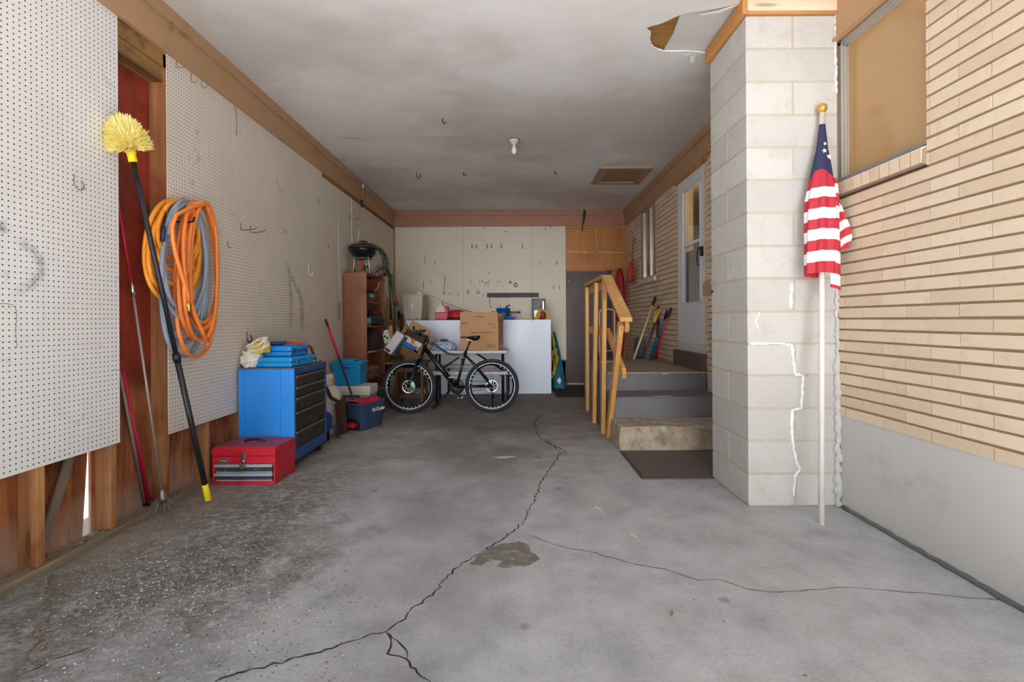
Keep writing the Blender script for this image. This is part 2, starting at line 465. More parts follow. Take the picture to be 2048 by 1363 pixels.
M_sheath = sheathing_mat()
XS = -2.285
s1 = MB().prism([(XS,Y0,0),(XS,2.545,0),(XS,2.594,.62),(XS,2.597,ZC),(XS,Y0,ZC)], (-.014,0,0))
wall_left = structure(s1.build('wall_left', M_sheath))
s2 = MB().prism([(XS,2.600,0),(XS,8.9,0),(XS,8.9,ZC),(XS,2.600,ZC)], (-.014,0,0))
structure(s2.build('wall_left', M_sheath))
M_stud = wood('weathered_stud', (134,80,46), (194,142,92), 'z', .65, 34, 1.6, (126,62,38))
studs = [3.05 + .406*k for k in range(-3, 15) if 3.05+.406*k < 8.7]
for y in studs:
    structure(MB().box(XS, y-.019, .04, -2.197, y+.019, 2.84).build('wall_stud', M_stud, bevel=.002))
M_sill = wood('grey_sill_plank', (112,98,82), (164,150,130), 'y', .8, 30, 1.6)
structure(MB().box(XS, Y0, .0, -2.185, 8.7, .04).build('wall_sill', M_sill, bevel=.003, noise=(.004, 3)))
M_burnt = wood('blackened_header', (60,36,18), (176,132,72), 'y', .7, 26, 1.4, (40,24,14))
structure(MB().box(XS, 2.62, 2.66, -2.20, 3.03, 2.75).build('wall_header', M_burnt))
structure(MB().box(XS, 1.5, 2.755, -2.197, 8.7, 2.85).build('wall_header', M_burnt))
# loose lath leaning behind the first board
tag(MB().bar(atx(88,1082,-2.235), atx(150,880,-2.262), .012, .045, (0,1,0)).build('wooden_lath', plain('grey_lath', (120,104,92), .8, 0, .2, 14)), 'thin grey lath leaning diagonally between studs below the nearest pegboard', 'lath')

# ------------------------------------------------------------------ beams round the ceiling
M_beam = plain('tan_brown_paint', (176,140,104), .5, 0, .06, 3, .05, (140,104,76), .2)
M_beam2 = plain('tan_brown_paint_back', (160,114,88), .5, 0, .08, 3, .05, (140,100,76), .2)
zb, zl = 2.85, 3.045
structure(MB().box(-2.30, Y0, zb, -2.17, YB, ZC).build('trim_1', M_beam))
structure(MB().box(-2.18, Y0, zl, -2.15, YB, ZC).build('trim_2', M_beam, bevel=.003))
structure(MB().box(-2.17, YB-.03, zb, 1.955, YB+.1, ZC).build('trim_3', M_beam2))
structure(MB().box(-2.15, YB-.05, zl, 1.935, YB-.02, ZC).build('trim_4', M_beam2, bevel=.003))
structure(MB().box(1.955, 3.56, zb, 2.1, YB-.03, ZC).build('trim_5', M_beam))
structure(MB().box(1.935, 3.56, zl, 1.96, YB-.05, ZC).build('trim_6', M_beam, bevel=.003))
# nails along the back beam
for k, x in enumerate((842,886,920,960,1003,1085)):
    p = at(x, 428 + (k % 3)*2, YB-.05)
    tag(MB().tube([p, p-Vector((0,.03,.006))], .004, 6).build('nail', plain('dark_metal', (48,44,42), .5, .6)), 'bent nail in the brown beam above the back pegboard', 'nail', 'nails along the back beam')

# ------------------------------------------------------------------ pegboard
def peg_mat(name, axis, tone, dirt, smear):
    n = NT(name); X = n.xyz()
    u = n.math('SUBTRACT', n.math('FRACT', n.math('MULTIPLY', X[axis], 1/.0254)), .5)
    v = n.math('SUBTRACT', n.math('FRACT', n.math('MULTIPLY', X[2], 1/.0254)), .5)
    r = n.math('SQRT', n.math('ADD', n.math('MULTIPLY', u, u), n.math('MULTIPLY', v, v)))
    hole = n.step(r, .115, .165, 1, 0)
    a = n.noise(1.3, 6, .6); b = n.noise(7, 6, .7)
    col = n.mix(n.step(a, .35, .7, 0, .35), srgb(*tone), srgb(*dirt))
    col = n.mix(n.step(b, .60, .72, 0, smear), col, srgb(130,118,104))
    st = n.step(n.noise(1, 6, .7, n.map((3.2, 3.2, .8), (1.3, .6, 0)), .6), .66, .74)
    col = n.mix(n.math('MULTIPLY', st, smear*1.2), col, srgb(96,88,80))
    col = n.mix(hole, col, srgb(46,38,30))
    n.out(col, .55); n.bump(n.math('SUBTRACT', 1.0, hole), .3, .003)
    return n.m
M_pegL = peg_mat('pegboard_near', 1, (232,231,230), (214,211,206), .25)
M_pegL2 = peg_mat('pegboard_mid', 1, (222,214,202), (200,190,174), .35)
M_pegB = peg_mat('pegboard_back', 0, (222,212,196), (206,194,176), .25)
def panel(y0, y1, z0, z1, m, label, dx=0.0):
    o = MB().box(XP-.006+dx, y0, z0, XP+dx, y1, z1).build('pegboard_panel', m)
    tag(o, label, 'pegboard', 'white pegboard sheets on the left wall'); return o
panel(1.46, 2.678, .50, 2.93, M_pegL, 'nearest white pegboard sheet with a dark ring smudge, left of the red boards')
panel(3.055, 4.278, .455, 2.85, M_pegL2, 'white pegboard sheet behind the orange and grey hoses')
panel(4.282, 5.50, .45, 2.85, M_pegL2, 'white pegboard sheet with black scuffs above the blue cabinet')
panel(5.503, 6.72, .45, 2.80, M_pegL2, 'white pegboard sheet behind the fishing rod, lower at the top', -.001)
panel(6.723, YB-.02, .45, 2.80, M_pegL2, 'white pegboard sheet in the far left corner behind the bookcase')
# edge nicks and cracked corner of the nearest sheet
p0 = MB().tube(spline([atx(0,607,XP), atx(14,607,XP), atx(29,613,XP), atx(33,632,XP), atx(31,660,XP), atx(34,695,XP)], 6), .0018, 5)
p0b = MB().tube(spline([atx(222,742,XP), atx(232,739,XP), atx(240,741,XP)], 4), .0018, 5)
# smudge ring (soot) of the nearest sheet
M_smudge = NT('soot_smudge'); _s = M_smudge
tr = _s.n('BsdfTransparent'); mx = _s.n('MixShader')
_s.put(_s.b.inputs['Base Color'], srgb(84,78,74))
uvx = _s.xyz(_s.tc.outputs['UV'])
edge = _s.math('MULTIPLY', _s.step(uvx[1], 0, .5), _s.step(uvx[1], 1, .5))
ends = _s.math('MULTIPLY', _s.step(uvx[0], 0, .25), _s.step(uvx[0], 1, .7))
fac = _s.math('MULTIPLY', _s.math('MULTIPLY', edge, ends), _s.step(_s.noise(26, 7, .75), .35, .7, .02, .5))
_s.put(mx.inputs[0], fac); _s.t.links.new(tr.outputs[0], mx.inputs[1]); _s.t.links.new(_s.b.outputs[0], mx.inputs[2])
_s.t.links.new(mx.outputs[0], _s.t.nodes['Material Output'].inputs['Surface'])
M_smudge = M_smudge.m
def smudge(pts, w, parent, nrm):
    P = spline(pts, 8); k = len(P); me = bpy.data.meshes.new('smudge'); vs = []; nrm = Vector(nrm)
    for i, p in enumerate(P):
        d = (P[min(i+1,k-1)] - P[max(i-1,0)]).normalized(); q = d.cross(nrm)*w/2
        vs += [p+q+nrm*.0012, p-q+nrm*.0012]
    me.from_pydata([tuple(v) for v in vs], [], [(2*i,2*i+1,2*i+3,2*i+2) for i in range(k-1)])
    uv = me.uv_layers.new(name='UVMap')
    for f in me.polygons:
        for li in f.loop_indices:
            vi = me.loops[li].vertex_index; uv.data[li].uv = ((vi//2)/(k-1), vi % 2)
    me.materials.append(M_smudge); o = bpy.data.objects.new('smudge', me); C.objects.link(o); o.parent = parent
    return o
peg1 = bpy.data.objects['pegboard_panel']; peg3 = bpy.data.objects['pegboard_panel.002']
p0.build('edge_crack', plain('exposed_fibre', (150,132,106), .9), peg1); p0b.build('edge_crack', plain('exposed_fibre', (150,132,106), .9), peg1); WM[peg1] = Matrix(); WM[peg3] = Matrix()
smudge([atx(x, y, XP) for x, y in ((20,480),(45,487),(68,502),(80,525),(80,548),(66,566),(40,580),(10,588))], .07, peg1, (1,0,0))
smudge([atx(x, y, XP) for x, y in ((-4,440),(4,455),(6,468))], .09, peg1, (1,0,0))
smudge([atx(x, y, XP) for x, y in ((574,515),(578,540),(590,570),(597,590))], .10, peg3, (1,0,0))
smudge([atx(x, y, XP) for x, y in ((594,570),(602,600),(604,640),(600,665))], .16, peg3, (1,0,0))
smudge([atx(x, y, XP) for x, y in ((576,540),(582,600),(580,660))], .12, peg3, (1,0,0))

# ------------------------------------------------------------------ back wall
M_ply = wood('orange_plywood', (176,112,46), (196,134,66), 'z', .55, 14, 1.2, (164,100,42), knots=False, bump=.08)
structure(MB().box(-2.3, YB+.02, 0, 2.1, YB+.06, ZC).build('wall_back', M_ply))
def bpanel(px0, px1, zlo, label, ztop=2.85):
    x0, x1 = at(px0, 560, YB).x, at(px1, 560, YB).x
    tag(MB().box(x0+.002, YB, zlo, x1-.002, YB+.006, ztop).build('pegboard_panel', M_pegB), label, 'pegboard', 'white pegboard sheets on the back wall')
bpanel(790, 927, .44, 'white pegboard sheet on the back wall behind the beige storage bin')
bpanel(927, 1063, .44, 'wide white pegboard sheet with a row of hooks, middle of the back wall', 2.855)
bpanel(1063, 1132, .44, 'narrow white pegboard sheet on the back wall beside the brown door', 2.86)
M_raw = wood('raw_pine_frame', (164,104,50), (204,150,90), 'z', .6, 40, 1.5)
M_rawx = wood('raw_pine_frame_x', (164,104,50), (204,150,90), 'x', .6, 40, 1.5)
M_dkwood = wood('dark_old_wood', (74,50,34), (112,80,56), 'z', .7, 30, 1.4)
def bbox_px(name, a, b, y0, y1, m, bev=.002):
    p, q = at(a[0], a[1], YB), at(b[0], b[1], YB)
    return structure(MB().box(min(p.x,q.x), y0, min(p.z,q.z), max(p.x,q.x), y1, max(p.z,q.z)).build(name, m, bevel=bev))
bbox_px('wall_stud', (1190,456), (1195,538), YB-.005, YB+.02, M_raw)
bbox_px('wall_stud', (1246,456), (1251,770), YB-.005, YB+.02, M_raw)
bbox_px('wall_rail', (1132,450), (1251,456), YB-.005, YB+.02, M_rawx)
bbox_px('wall_rail', (1132,536), (1251,541), YB-.015, YB+.02, M_rawx)
bbox_px('wall_stud', (1121,722), (1131,773), YB, YB+.02, M_dkwood)
structure(MB().box(-2.19, YB, .0, .9, YB+.02, .44).build('wall_back', M_dkwood))
glue = MB()
for a, b in (((1133,504),(1190,504)), ((1196,504),(1246,504))):
    P = [at(x, 504 + rnd.uniform(-1.2,1.2), YB+.018) for x in range(a[0], b[0]+1, 4)]
    glue.tube(P, [rnd.uniform(.004,.013) for _ in P], 6)
structure(glue.build('wall_glue_line', plain('dried_glue', (228,214,190), .8)))
# brown back door
M_door = plain('dark_brown_door_paint', (82,62,60), .5, 0, .1, 4, .03)
d1 = structure(MB().box(at(1133,650,YB).x, YB-.02, .03, at(1214,650,YB).x, YB+.018, at(1150,543,YB).z).build('door_1', M_door))
structure(MB().box(at(1214,650,YB).x, YB-.03, 0, at(1224,650,YB).x, YB+.018, at(1150,541,YB).z).build('door_jamb', plain('dark_jamb', (62,46,40), .6), d1))
MB().box(at(1133,650,YB).x, YB-.05, 0, at(1214,650,YB).x, YB+.01, .03).build('threshold', plain('aluminium_threshold', (150,146,140), .45, .7), d1)
q = at(1137, 562, YB-.02); MB().ball(q, .012, 10, 6).build('door_bumper', plain('white_plastic', (226,224,220), .5), d1)

# ------------------------------------------------------------------ right wall: norman brick over concrete
def brick_mat():
    n = NT('tan_norman_brick'); r = n.island(); a = n.noise(16, 5, .65); f = n.noise(160, 3, .6)
    col = n.mix(r, srgb(214,192,164), srgb(228,208,182))
    col = n.mix(n.step(a, .52, .72, 0, .3), col, srgb(196,168,136))
    col = n.mix(n.step(f, .62, .74, 0, .25), col, srgb(150,130,108))
    n.out(col, .85); n.bump(n.math('ADD', f, a), .25, .003); return n.m
M_brick = brick_mat()
M_mortar = plain('raked_mortar', (160,136,114), .95, 0, .2, 30, .3)
CH, BL = .0667, .305
def cut(lo, hi, holes):
    seg = [(lo, hi)]
    for a, b in holes:
        seg = [t for s in seg for t in ((s[0], min(s[1], a)), (max(s[0], b), s[1])) if t[1]-t[0] > .006]
    return seg
def brick_wall(name, y0, y1, z0, z1, holes, xf=XR):
    b = MB(); b.cur = 1; k = 0; z = z0
    bk = MB()
    while z < z1-.01:
        zt = min(z+CH, z1)
        hs = [(h[0], h[1]) for h in holes if h[2] < zt-.012 and h[3] > z+.012]
        for s in cut(y0, y1, hs):
            bk.box(xf+.009, s[0], z, xf+.12, s[1], zt)
        off = (k % 2)*BL/2 + (2.632 % BL)
        i = math.floor((y0-off)/BL)
        while off + i*BL < y1:
            a, c = max(y0, off+i*BL+.0025), min(y1, off+(i+1)*BL-.0025); i += 1
            for s in cut(a, c, hs):
                j = rnd.uniform(-.0015, .0015)
                b.box(xf+j, s[0], z+.004+rnd.uniform(-.001,.001), xf+.02, s[1], zt-.0085+rnd.uniform(-.001,.001))
        z += CH; k += 1
    for v, f, in ((bk.v, bk.f),): b.cur = 0; b.add(v, f)
    return structure(b.build(name, [M_mortar, M_brick]))
W1 = (2.345, 3.03, 1.905, 4.0); W2 = (6.90, 7.75, 1.79, 2.87); D2 = (5.06, 5.95, .79, 2.90)
wall_right = brick_wall('wall_right', -0.6, 8.75, .56, ZC, [W1, W2, D2])
M_conc = plain('smooth_grey_concrete', (198,197,194), .85, 0, .05, 2.5, .15, (184,181,176), .2)
structure(MB().box(1.998, -0.6, -.1, 2.2, 3.02, .565).build('wall_right_foundation', M_conc))
structure(MB().box(1.998, 3.5, -.1, 2.2, 8.8, .565).build('wall_right_foundation', M_conc))
b = MB(); P = [Vector((1.992 + rnd.uniform(-.008,.004), y*.05, .008)) for y in range(30, 60)]
b.tube(P, [rnd.uniform(.009,.015) for _ in P], 7)
structure(b.build('baseboard_right', plain('dark_joint_sealant', (104,108,108), .8, 0, .25, 30)))
# rowlock sill under the window
M_sillbrick = M_brick
b = MB(); y = 2.345
while y < 3.02:
    b.add([(1.966,y+.005,1.912),(1.966,y+.064,1.912),(2.06,y+.064,1.912),(2.06,y+.005,1.912),(1.966,y+.005,1.985),(1.966,y+.064,1.985),(2.06,y+.064,2.018),(2.06,y+.005,2.018)],
          [(3,2,1,0),(4,5,6,7),(0,1,5,4),(1,2,6,5),(2,3,7,6),(3,0,4,7)]); y += .069
structure(b.build('window_sill', M_brick))
structure(MB().prism([(1.972,2.345,1.905),(2.1,2.345,1.905),(2.1,2.345,2.01),(2.04,2.345,2.005),(1.972,2.345,1.978)],(0,.68,0)).build('window_sill_mortar', M_mortar))
# window_1: big pane papered tan inside, aluminium frame
M_alu = plain('weathered_aluminium', (178,170,158), .45, .15, .04, 3)
M_alud = plain('dark_aluminium', (86,80,72), .45, .6, .15, 12)
w1 = structure(MB().box(2.055, 2.345, 2.02, 2.062, 3.03, 2.87).build('window_1', plain('tan_papered_glass', (184,148,104), .16, 0, .06, 1.6)))
f = MB()
for i, (x, w) in enumerate(((2.02,.008),(2.035,.012),(2.048,.016))):
    f.box(x, 3.01-w-.006*i, 2.0, x+.02, 3.03, 2.87); f.box(x, 2.345, 2.862-w-.006*i, x+.02, 3.03, 2.875)
    f.box(x, 2.345, 2.01, x+.02, 3.03, 2.028+.006*i)
f.box(2.02, 2.333, 2.02, 2.07, 2.348, 2.87)
f.build('window_frame', M_alu, w1)
MB().box(1.995, 2.345, 2.0, 2.05, 3.0, 2.018).build('sill_strip', plain('dirty_sill_strip', (142,142,146), .6, .3, .3, 20), w1)
structure(MB().box(1.985, 2.30, 2.88, 2.1, 3.0, ZC).build('trim_7', plain('tan_fascia', (186,148,112), .6, 0, .06, 4)))
structure(MB().box(1.965, 2.2, 2.868, 2.0, 3.0, 2.885).build('trim_8', plain('tan_fascia', (186,148,112), .6)))

# ------------------------------------------------------------------ block pillar
def block_mat():
    n = NT('whitewashed_block'); r = n.island(); X = n.xyz(); a = n.noise(7, 6, .65); f = n.noise(140, 3, .7)
    col = n.mix(r, srgb(188,185,180), srgb(203,200,195))
    col = n.mix(n.step(a, .48, .66, 0, .5), col, srgb(184,177,164))
    col = n.mix(n.step(f, .52, .66, 0, .4), col, srgb(150,146,140))
    n.out(col, .9); n.bump(f, .5, .004); return n.m
M_block = block_mat()
M_bmort = plain('block_mortar', (186,178,160), .95, 0, .2, 25, .4)
PX0, PX1, PY0, PY1 = 1.432, 1.995, 3.0, 3.55
pil = MB(); pil.cur = 0
pil.box(PX0+.003, PY0+.003, 0, PX1, PY1-.002, 3.035)
pil.cur = 1
rows = [0, .2, .405, .605, .81, 1.005, 1.205, 1.41, 1.61, 1.815, 2.02, 2.22, 2.42, 2.625, 2.83, 3.035]
for k in range(15):
    z0, z1 = rows[k]+.006, rows[k+1]-.006
    yfl = PY0 + .28
    if k % 2 == 0:
        xm = (PX0+PX1)/2 + .01
        pil.box(PX0, PY0, z0, xm-.006, PY1, z1); pil.box(xm+.006, PY0, z0, PX1, PY1-.01, z1)
    else:
        pil.box(PX0, PY0, z0, PX1, PY0+.265, z1); pil.box(PX0, PY0+.273, z0, PX1-.01, PY1, z1)
pillar = structure(pil.build('wall_pillar', [M_bmort, M_block], bevel=.004))
M_caulk = plain('white_caulk', (240,240,238), .7, 0, .04, 30)
def caulk(px, w, y=PY0):
    P = []
    for a, c in zip(px[:-1], px[1:]):
        for i in range(6): P.append(at(a[0]+(c[0]-a[0])*i/6 + rnd.uniform(-1,1), a[1]+(c[1]-a[1])*i/6, y-.001))
    P.append(at(*px[-1], y-.001))
    MB().tube(P, [w*rnd.uniform(.6,1.3) for _ in P], 6).build('caulk_line', M_caulk, pillar)
caulk([(1500,687),(1560,686),(1584,690),(1587,720),(1590,748),(1606,750),(1604,790),(1602,815),(1585,820),(1583,850),(1585,885),(1592,920),(1600,938),(1590,950),(1587,990)], .009)
caulk([(1583,566),(1583,585),(1582,616)], .011)
caulk([(1520,624),(1512,640),(1515,656)], .005)
# crusty filler in the corner between pillar and brick
b = MB(); P = [Vector((1.985+rnd.uniform(-.01,.004), PY0-.004+rnd.uniform(-.008,.004), .01 + .02*i)) for i in range(70)]
b.tube(P, [rnd.uniform(.012,.03)*(1 if i < 46 else .55) for i in range(70)], 7)
structure(b.build('wall_corner_filler', plain('crusty_filler', (204,202,198), .9, 0, .15, 40, .6)))
b = MB(); P = [Vector((1.988+rnd.uniform(-.005,.004), PY0-.002, 2.55 + .02*i)) for i in range(25)]
b.tube(P, [rnd.uniform(.003,.010) for i in range(25)], 6)
structure(b.build('wall_corner_filler', plain('torn_white_paint', (234,232,228), .9, 0, .1, 40)))
# boards on top of the pillar
M_topboard = wood('stained_white_board', (216,176,126), (236,224,204), 'x', .65, 24, 1.2, (238,230,216), bump=.15)
M_sideboard = wood('orange_pine_board', (186,122,56), (212,154,88), 'y', .6, 30, 1.4)
structure(MB().box(1.42, PY0-.018, 3.055, 1.99, PY0, ZC).build('trim_9', M_topboard, bevel=.002))
structure(MB().box(1.42, PY0-.006, 3.036, 1.99, PY0+.02, 3.054).build('trim_10', M_rawx))
structure(MB().box(1.405, PY0-.02, 3.034, 1.436, PY1+.02, ZC).build('trim_11', M_sideboard, bevel=.002))
b = MB().lathe([(.0,0),(.012,.0),(.014,.02),(.010,.05),(0,.055)], (1.44, 3.56, 1.36), 10, Matrix.Rotation(R(90), 4, 'X'))
br = thing('wall_bracket', 'small rusty metal bracket on the far corner of the block pillar', 'bracket', (1.43, 3.56, 1.36))
MB().bar((1.405,3.56,1.44),(1.425,3.56,1.33), .03, .012, (0,1,0)).build('arm', plain('rusty_steel', (96,74,60), .6, .5, .3, 30), br)
MB().bar((1.40,3.555,1.33),(1.40,3.555,1.42), .012, .05, (1,0,0)).build('plate', plain('rusty_steel', (96,74,60), .6, .5), br)
b.build('screw', plain('rusty_steel', (96,74,60), .6, .5), br)

# ------------------------------------------------------------------ window_2 and the storm door in the brick
def glass_mat():
    n = NT('window_glass'); g = n.n('BsdfGlossy'); t = n.n('BsdfTransparent'); m = n.n('MixShader'); f = n.n('LayerWeight')
    f.inputs[0].default_value = .5; g.inputs['Roughness'].default_value = .02
    n.put(m.inputs[0], n.math('ADD', n.math('MULTIPLY', n.math('POWER', f.outputs[1], 5.0), .9), .05)); n.t.links.new(t.outputs[0], m.inputs[1]); n.t.links.new(g.outputs[0], m.inputs[2])
    n.t.links.new(m.outputs[0], n.t.nodes['Material Output'].inputs['Surface']); return n.m
M_glass = glass_mat()
w2 = structure(MB().box(2.045, 6.92, 1.81, 2.05, 7.73, 2.85).build('window_2', M_glass))
f = MB(); xa, xb = 2.025, 2.06
for y in (6.90, 7.68, 7.30): f.box(xa, y, 1.80, xb-.012, y+.02, 2.86)
f.box(xa, 7.70, 1.80, xb-.03, 7.75, 2.86); f.box(xa, 6.9, 1.79, xb, 7.75, 1.82); f.box(xa, 6.9, 2.84, xb, 7.75, 2.87)
f.build('window_frame', plain('bright_aluminium', (196,196,192), .35, .6, .08, 8), w2)
n = NT('tan_curtain'); X = n.xyz(); wv = n.math('SINE', n.math('MULTIPLY', X[1], 60.0))
n.out(n.mix(n.step(wv, -1, 1), srgb(150,118,72), srgb(206,178,126)), .8); M_curt = n.m
def cloth_mat(name, rgb):
    n = NT(name); t = n.n('BsdfTranslucent'); d = n.n('BsdfDiffuse'); m = n.n('MixShader'); f = n.noise(6, 4)
    c = n.mix(f, sh(srgb(*rgb), .85), sh(srgb(*rgb), 1.1)); n.put(t.inputs[0], c); n.put(d.inputs[0], c); m.inputs[0].default_value = .5
    n.t.links.new(t.outputs[0], m.inputs[1]); n.t.links.new(d.outputs[0], m.inputs[2]); n.t.links.new(m.outputs[0], n.t.nodes['Material Output'].inputs['Surface']); return n.m
def curtain(name, y0, y1, z0, z1, x, m, amp=.02, fq=55):
    b = MB().grid(lambda u, v: (x + amp*math.sin(fq*(y0+(y1-y0)*u)), y0+(y1-y0)*u, z0+(z1-z0)*v), 60, 2)
    return b.build(name, m)
c1 = curtain('curtain', 6.93, 7.70, 1.83, 2.84, 2.085, cloth_mat('tan_cloth', (212,184,134))); tag(c1, 'tan curtain hanging behind the far aluminium window', 'curtain')
structure(MB().box(2.0, 6.86, 1.715, 2.08, 7.78, 1.785).build('window_sill', plain('plain_sill_mortar', (196,172,142), .9)))
b = MB()
for k in range(12): b.box(1.955, 6.88+k*.072, 1.71, 2.05, 6.88+k*.072+.066, 1.785)
structure(b.build('window_sill', M_brick))
# house interior behind the openings
M_int = plain('dim_interior_paint', (140,110,74), .8, 0, .1, 2)
structure(MB().box(2.9, 4.6, .5, 2.95, 8.3, 3.1).build('interior_wall', M_int))
structure(MB().box(2.12, 4.6, .74, 2.95, 8.3, .79).build('interior_floor', plain('interior_floor', (120,96,70), .6)))
structure(MB().box(2.12, 4.6, 2.95, 2.95, 8.3, 3.0).build('interior_ceiling', M_int))
structure(MB().box(2.12, 4.55, .5, 2.95, 4.6, 3.1).build('interior_wall', M_int))
structure(MB().box(2.12, 8.3, .5, 2.95, 8.35, 3.1).build('interior_wall', M_int))
# storm door
M_wdoor = plain('white_storm_door', (224,228,236), .35, 0, .03, 3)
dy0, dy1, dz0, dz1 = 5.085, 5.935, .79, 2.865
gy0, gy1 = 5.23, 5.77
d2 = MB()
xd0, xd1 = 1.99, 2.025
d2.box(xd0, dy0, dz0, xd1, gy0, dz1); d2.box(xd0, gy1, dz0, xd1, dy1, dz1)
d2.box(xd0, gy0, dz0, xd1, gy1, 1.35); d2.box(xd0, gy0, 2.66, xd1, gy1, dz1); d2.box(xd0+.004, gy0, 2.005, xd1, gy1, 2.04)
d2 = structure(d2.build('door_2', M_wdoor, bevel=.003))
f = MB()
for (a, b_, z0, z1) in ((gy0-.018,gy0+.006,1.33,2.68),(gy1-.006,gy1+.018,1.33,2.68)): f.box(xd0-.006, a, z0, xd0+.01, b_, z1)
for z in (1.33, 2.656): f.box(xd0-.006, gy0-.018, z, xd0+.01, gy1+.018, z+.024)
f.build('glass_trim', M_wdoor, d2, bevel=.002)
MB().box(2.008, gy0, 1.35, 2.012, gy1, 2.66).build('glass_pane', M_glass, d2)
h = MB().box(xd0-.03, 5.135, 1.83, xd0, 5.165, 1.93); h.tube(spline([(xd0-.05,5.15,1.92),(xd0-.055,5.17,1.85),(xd0-.05,5.185,1.78),(xd0-.035,5.19,1.73)], 5), .009, 8)
h.tube([(xd0-.05,5.15,1.915),(xd0,5.15,1.915)], .012, 8)
h.build('door_handle', plain('black_plastic', (22,22,24), .4), d2)
MB().box(xd0-.004, dy0, dz0-.002, xd0+.0, dy1, dz0+.10).build('kick_strip', plain('white_sweep', (214,212,208), .5), d2)
fr = MB().box(1.985, dy1, .608, 2.03, 5.95, 2.90); fr.box(1.985, 5.06, .79, 2.03, dy0, 2.90); fr.box(1.985, 5.06, dz1, 2.03, 5.95, 2.90)
fr.build('door_frame', plain('tan_frame', (206,184,150), .6), d2)
structure(MB().box(1.952, 5.0, 2.80, 1.99, 5.98, 2.852).build('trim_12', M_raw))
# white filler dabs on the near jamb
b = MB()
for k in range(32): b.ball((1.986, 5.05, .85+k*.0635), rnd.uniform(.008,.014), 6, 4, (.5,1,1))
b.build('caulk_dabs', M_caulk, d2)
# inner house door and curtain seen through the storm door
idr = structure(MB().box(2.10, 5.04, .79, 2.13, 5.96, 1.97).build('door_3', plain('brown_inner_door', (92,78,68), .5, 0, .1, 4)))
c2 = curtain('curtain', 5.62, 5.93, 1.97, 2.8, 2.07, cloth_mat('pale_curtain', (232,208,156)), .012, 70); tag(c2, 'pale curtain strip behind the upper pane of the white storm door', 'curtain')
# attic hatch
ah = structure(MB().box(1.19, 6.32, ZC-.016, 1.69, 6.90, ZC-.002).build('trim_13', plain('hatch_panel', (150,122,104), .6, 0, .06, 5)))
f = MB(); f.box(1.09, 6.22, ZC-.024, 1.79, 6.33, ZC-.001); f.box(1.09, 6.89, ZC-.024, 1.79, 7.0, ZC-.001); f.box(1.09, 6.33, ZC-.024, 1.20, 6.89, ZC-.001); f.box(1.68, 6.33, ZC-.024, 1.79, 6.89, ZC-.001)
hs = MB(); hs.box(1.10, 6.222, ZC-.027, 1.78, 6.25, ZC-.024); hs.build('hatch_edge', plain('pale_hatch_edge', (214,186,156), .6), ah); hs = MB(); hs.box(1.19, 6.885, ZC-.027, 1.69, 6.91, ZC-.024); hs.build('hatch_edge', plain('pale_hatch_edge', (214,186,156), .6), ah)
f.build('hatch_frame', plain('hatch_frame', (168,138,116), .6, 0, .06, 5), ah, bevel=.004)
# ------------------------------------------------------------------ things along the left wall
M_steel = plain('galvanised_wire', (150,146,138), .35, .8, .15, 20)
M_darkwire = plain('dark_wire', (60,55,50), .5, .6, .2, 20)
M_black = plain('black_plastic', (22,22,24), .4)
M_rubber = plain('black_rubber', (30,30,32), .8, 0, .2, 30)
M_chrome = plain('chrome', (210,212,214), .22, 1, .08, 20)

HK = {}
def hook(px, py, wall, kind, label, group=None, s=1.0, m=None):
    """wire hook on a pegboard; wall 'L' (faces +X) or 'B' (faces -Y)"""
    p = atx(px, py, XP-.002) if wall == 'L' else at(px, py, YB+.002)
    n = Vector((1,0,0)) if wall == 'L' else Vector((0,-1,0))
    t = Vector((0,1,0)) if wall == 'L' else Vector((1,0,0)); z = Vector((0,0,1))
    if kind == 'J': P = [p+z*.03*s, p-z*.02*s, p-z*.035*s+n*.008, p-z*.042*s+n*.025, p-z*.03*s+n*.038, p-z*.018*s+n*.042]; P = spline(P, 4)
    elif kind == 'L': P = [p+z*.045*s, p-z*.01, p+n*.02-z*.012*s+t*.002, p+n*.11*s-z*.004, p+n*.125*s+z*.012*s]
    elif kind == 'long': P = [p+z*.015, p, p+n*.01-z*.01, p+n*.02-z*.10*s, p+n*.014-z*.20*s, p-z*.215*s+n*.02]
    elif kind == 'stub': P = [p+z*.02*s, p-z*.012*s, p-z*.02*s+n*.02*s]
    elif kind == 'curl': P = spline([p+z*.02*s, p-z*.01*s, p-z*.025*s+n*.012+t*.012*s, p-z*.012*s+n*.014+t*.026*s, p+z*.006*s+t*.018*s+n*.01], 5)
    elif kind == 'U': P = spline([p-z*.06*s-t*.03*s+n*.01, p-t*.03*s+n*.01, p+z*.025*s+n*.01, p+t*.03*s+n*.01, p-z*.06*s+t*.03*s+n*.01], 6)
    elif kind == 'S': P = spline([p+z*.09*s, p+z*.04*s+t*.004, p-z*.02*s-t*.004, p-z*.06*s+n*.02, p-z*.075*s+n*.03-t*.012*s, p-z*.05*s+n*.04-t*.012*s], 5)
    b = MB().tube([q+n*.003 for q in P], (.0026 if wall == 'L' else .0042)*max(1, s*.8), 6)
    tag(b.build('peg_hook', m or M_steel), label, 'hook', group)
hook(147, 362, 'L', 'curl', 'small bent wire hook alone on the nearest pegboard sheet', s=1.6)
hook(352, 131, 'L', 'L', 'long straight wire hook just below the left beam, above the hoses', s=1.0)
hook(381, 153, 'L', 'J', 'upturned wire hook beside the long hook, first of two under the left beam')
hook(402, 164, 'L', 'J', 'upturned wire hook second of two under the left beam, farther from the door opening')
hook(468, 216, 'L', 'long', 'rust stained long hanging wire on the pegboard under the left beam', m=plain('rusty_wire', (132,106,70), .6, .4))
hook(481, 457, 'L', 'L', 'long shelf hook on the pegboard right of the hoses, nearer of the two', m=M_darkwire)
